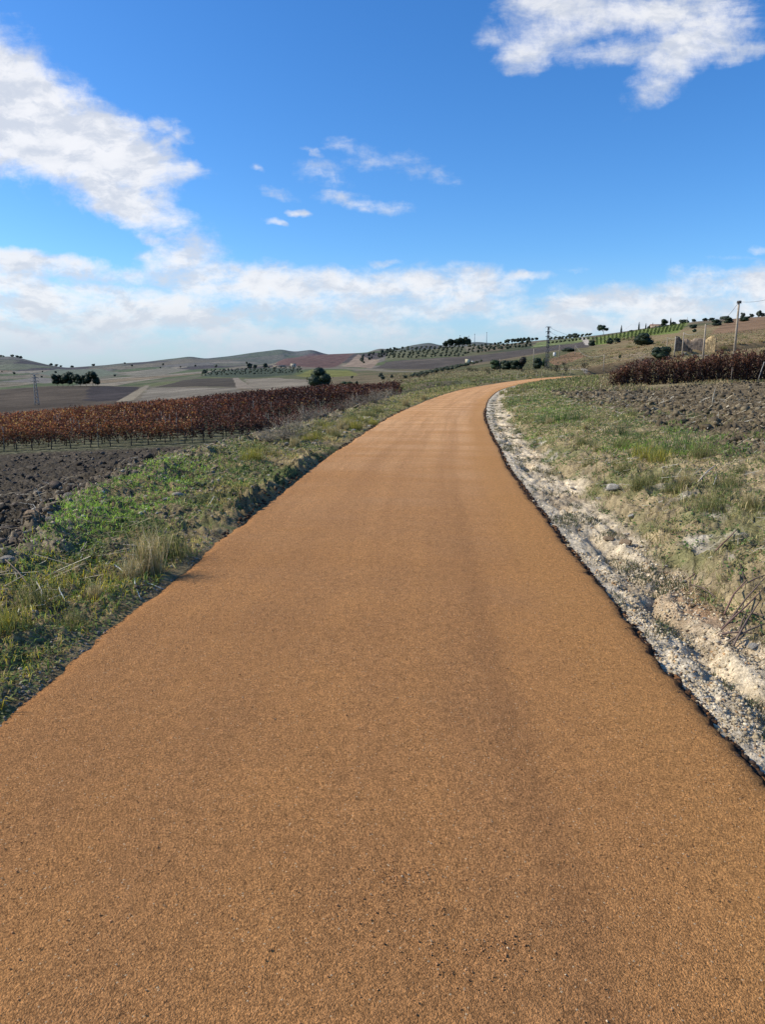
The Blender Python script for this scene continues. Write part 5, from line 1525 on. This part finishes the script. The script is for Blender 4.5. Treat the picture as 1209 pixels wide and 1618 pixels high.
# ------------------------------------------------------------------ buildings
def wall_poly(mb, P0, P1, prof, th, col, seed):
    """standing rubble wall from P0 to P1 with a broken top line prof [(t,h)]"""
    P0 = np.array(P0, float); P1 = np.array(P1, float); d = (P1 - P0); L = np.linalg.norm(d); d /= L; nrm = np.array([-d[1], d[0]]); n = 26; V = []
    r = np.random.default_rng(seed)
    for k in range(n + 1):
        t = k / n; h = np.interp(t, [p[0] for p in prof], [p[1] for p in prof]) + r.normal(0, .07)
        for sgn in (-1, 1):
            for zz in (-.6, h * .33, h * .66, h):
                j = r.normal(0, .03); q = P0 + d * L * t + nrm * (th / 2 * sgn + j); V.append((q[0], q[1], zz))
    Q = []
    for k in range(n):
        a = k * 8; b = a + 8
        for m in range(3): Q.append((a + m, b + m, b + m + 1, a + m + 1)); Q.append((b + 4 + m, a + 4 + m, a + 5 + m, b + 5 + m))
        Q.append((a + 3, b + 3, b + 7, a + 7))
    Q.append((0, 3, 7, 4)); Q.append((0, 1, 2, 3)); a = n * 8; Q += [(a + 4, a + 7, a + 3, a)]
    mb.add(V, Q, col=col)


x, y, z = place(1098, 558)
ru = empty('ruined_house', (x, y, z), 'roofless stone ruin with broken walls behind the poles on the brown slope', 'ruin')
px = y / F
mb = MB(); wall_poly(mb, (-31 * px, 0), (-6 * px, -1.0), [(0, 22 * px), (.14, 22 * px), (.22, 20 * px), (.5, 12 * px), (.8, 4 * px), (1, 1.5 * px)], .5, (.12, .095, .07), 1); mb.build('gable_wall', M_MASON, ru)
mb = MB(); wall_poly(mb, (-14 * px, 2.0), (16 * px, .4), [(0, 18 * px), (.15, 19 * px), (.3, 15 * px), (.6, 20 * px), (.85, 19 * px), (1, 17 * px)], .5, (.30, .22, .15), 2); mb.build('rear_wall', M_MASON, ru)
mb = MB(); wall_poly(mb, (15 * px, .3), (29 * px, -1.1), [(0, 15 * px), (.25, 19 * px), (.6, 22 * px), (.85, 21.5 * px), (1, 20 * px)], .5, (.46, .33, .17), 3); mb.build('front_wall', M_MASON, ru)
mb = MB(); wall_poly(mb, (28.6 * px, -.8), (29.6 * px, 2.4), [(0, 19 * px), (.5, 12 * px), (1, 8 * px)], .5, (.12, .09, .07), 4); mb.build('side_wall', M_MASON, ru)
for i in range(7):
    u = 1068 + random.uniform(0, 60); xx, yy, zz = place(u, 563 + random.uniform(-3, 3)); o = link('fallen_block', SM[3], None, (xx, yy, zz + .1)); s = random.uniform(.25, .5); o.scale = (s, s, s); tag(o, 'fallen block of masonry in the dry grass before the ruin', 'stone', 'fallen blocks before the ruin')


def house(u, v, wpx, hpx, label, wall, roofc, name='farm_building', pitched=True, Y=None, wins=2):
    x, y, z = place(u, v) if Y is None else placeY(u, Y, v); w = wpx / F * y; h = hpx / F * y
    r = empty(name, (x, y, z), label, 'building'); d = w * .6; hw_ = h * (.72 if pitched else 1)
    mb = MB(); mb.box((0, d / 2, hw_ / 2 - .5), (w, d, hw_ + 1), wall)
    mb.build('wall', M_PLASTER, r)
    if pitched:
        o = w * .04; mb = MB(); V = [(-w / 2 - o, -o, hw_), (w / 2 + o, -o, hw_), (w / 2 + o, d + o, hw_), (-w / 2 - o, d + o, hw_), (-w / 2 - o, d / 2, h), (w / 2 + o, d / 2, h)]
        mb.add(V, [(0, 1, 5, 4), (2, 3, 4, 5), (0, 3, 2, 1)], [(1, 2, 5), (3, 0, 4)], roofc); mb.build('roof', M_PLASTER, r)
    else:
        mb = MB(); mb.box((0, d / 2, hw_ + h * .03), (w * 1.05, d * 1.05, h * .06), roofc); mb.build('roof', M_PLASTER, r)
    for i in range(wins):
        mb = MB(); mb.box(((i - (wins - 1) / 2) * w / (wins + .5), -.03, hw_ * .5), (w * .12, .1, hw_ * .35), (.04, .04, .045)); mb.build('window', M_PLASTER, r)


house(463, 581, 8, 6, 'small beige farm building in front of the red vineyard hill', (.50, .43, .32), (.42, .33, .24), pitched=False)
house(440, 580, 18, 2.4, 'long low farm shed left of the small beige building', (.34, .29, .23), (.30, .25, .2), name='farm_shed', pitched=True)
house(739.5, 574, 7, 6, 'cream coloured well house with flat roof in the dark ploughed field', (.66, .57, .36), (.62, .54, .36), name='well_house', pitched=False, wins=0)
house(747, 574, 3, 3.5, 'tiny white hut right of the cream well house', (.6, .57, .48), (.55, .5, .42), name='hut', pitched=False, wins=0)
house(1043, 516, 22, 5, 'low farmhouse with reddish roof among the cypresses on the skyline', (.40, .30, .24), (.26, .14, .10), name='farmhouse', Y=890, wins=3)
# water tank
x, y, z = place(876.5, 563); s = y / F
wt = empty('water_tank', (x, y, z), 'white cylindrical water tank on the reddish mound', 'water tank')
mb = MB(); mb.tube([(0, 0, -.3), (0, 0, 5.6 * s)], [2.0 * s, 2.0 * s], 20, (.70, .66, .58)); mb.build('tank_body', M_PLASTER, wt)
mb = MB(); mb.tube([(0, 0, 5.6 * s), (0, 0, 6.2 * s)], [2.1 * s, .5 * s], 20, (.62, .58, .5)); mb.build('lid', M_PLASTER, wt)
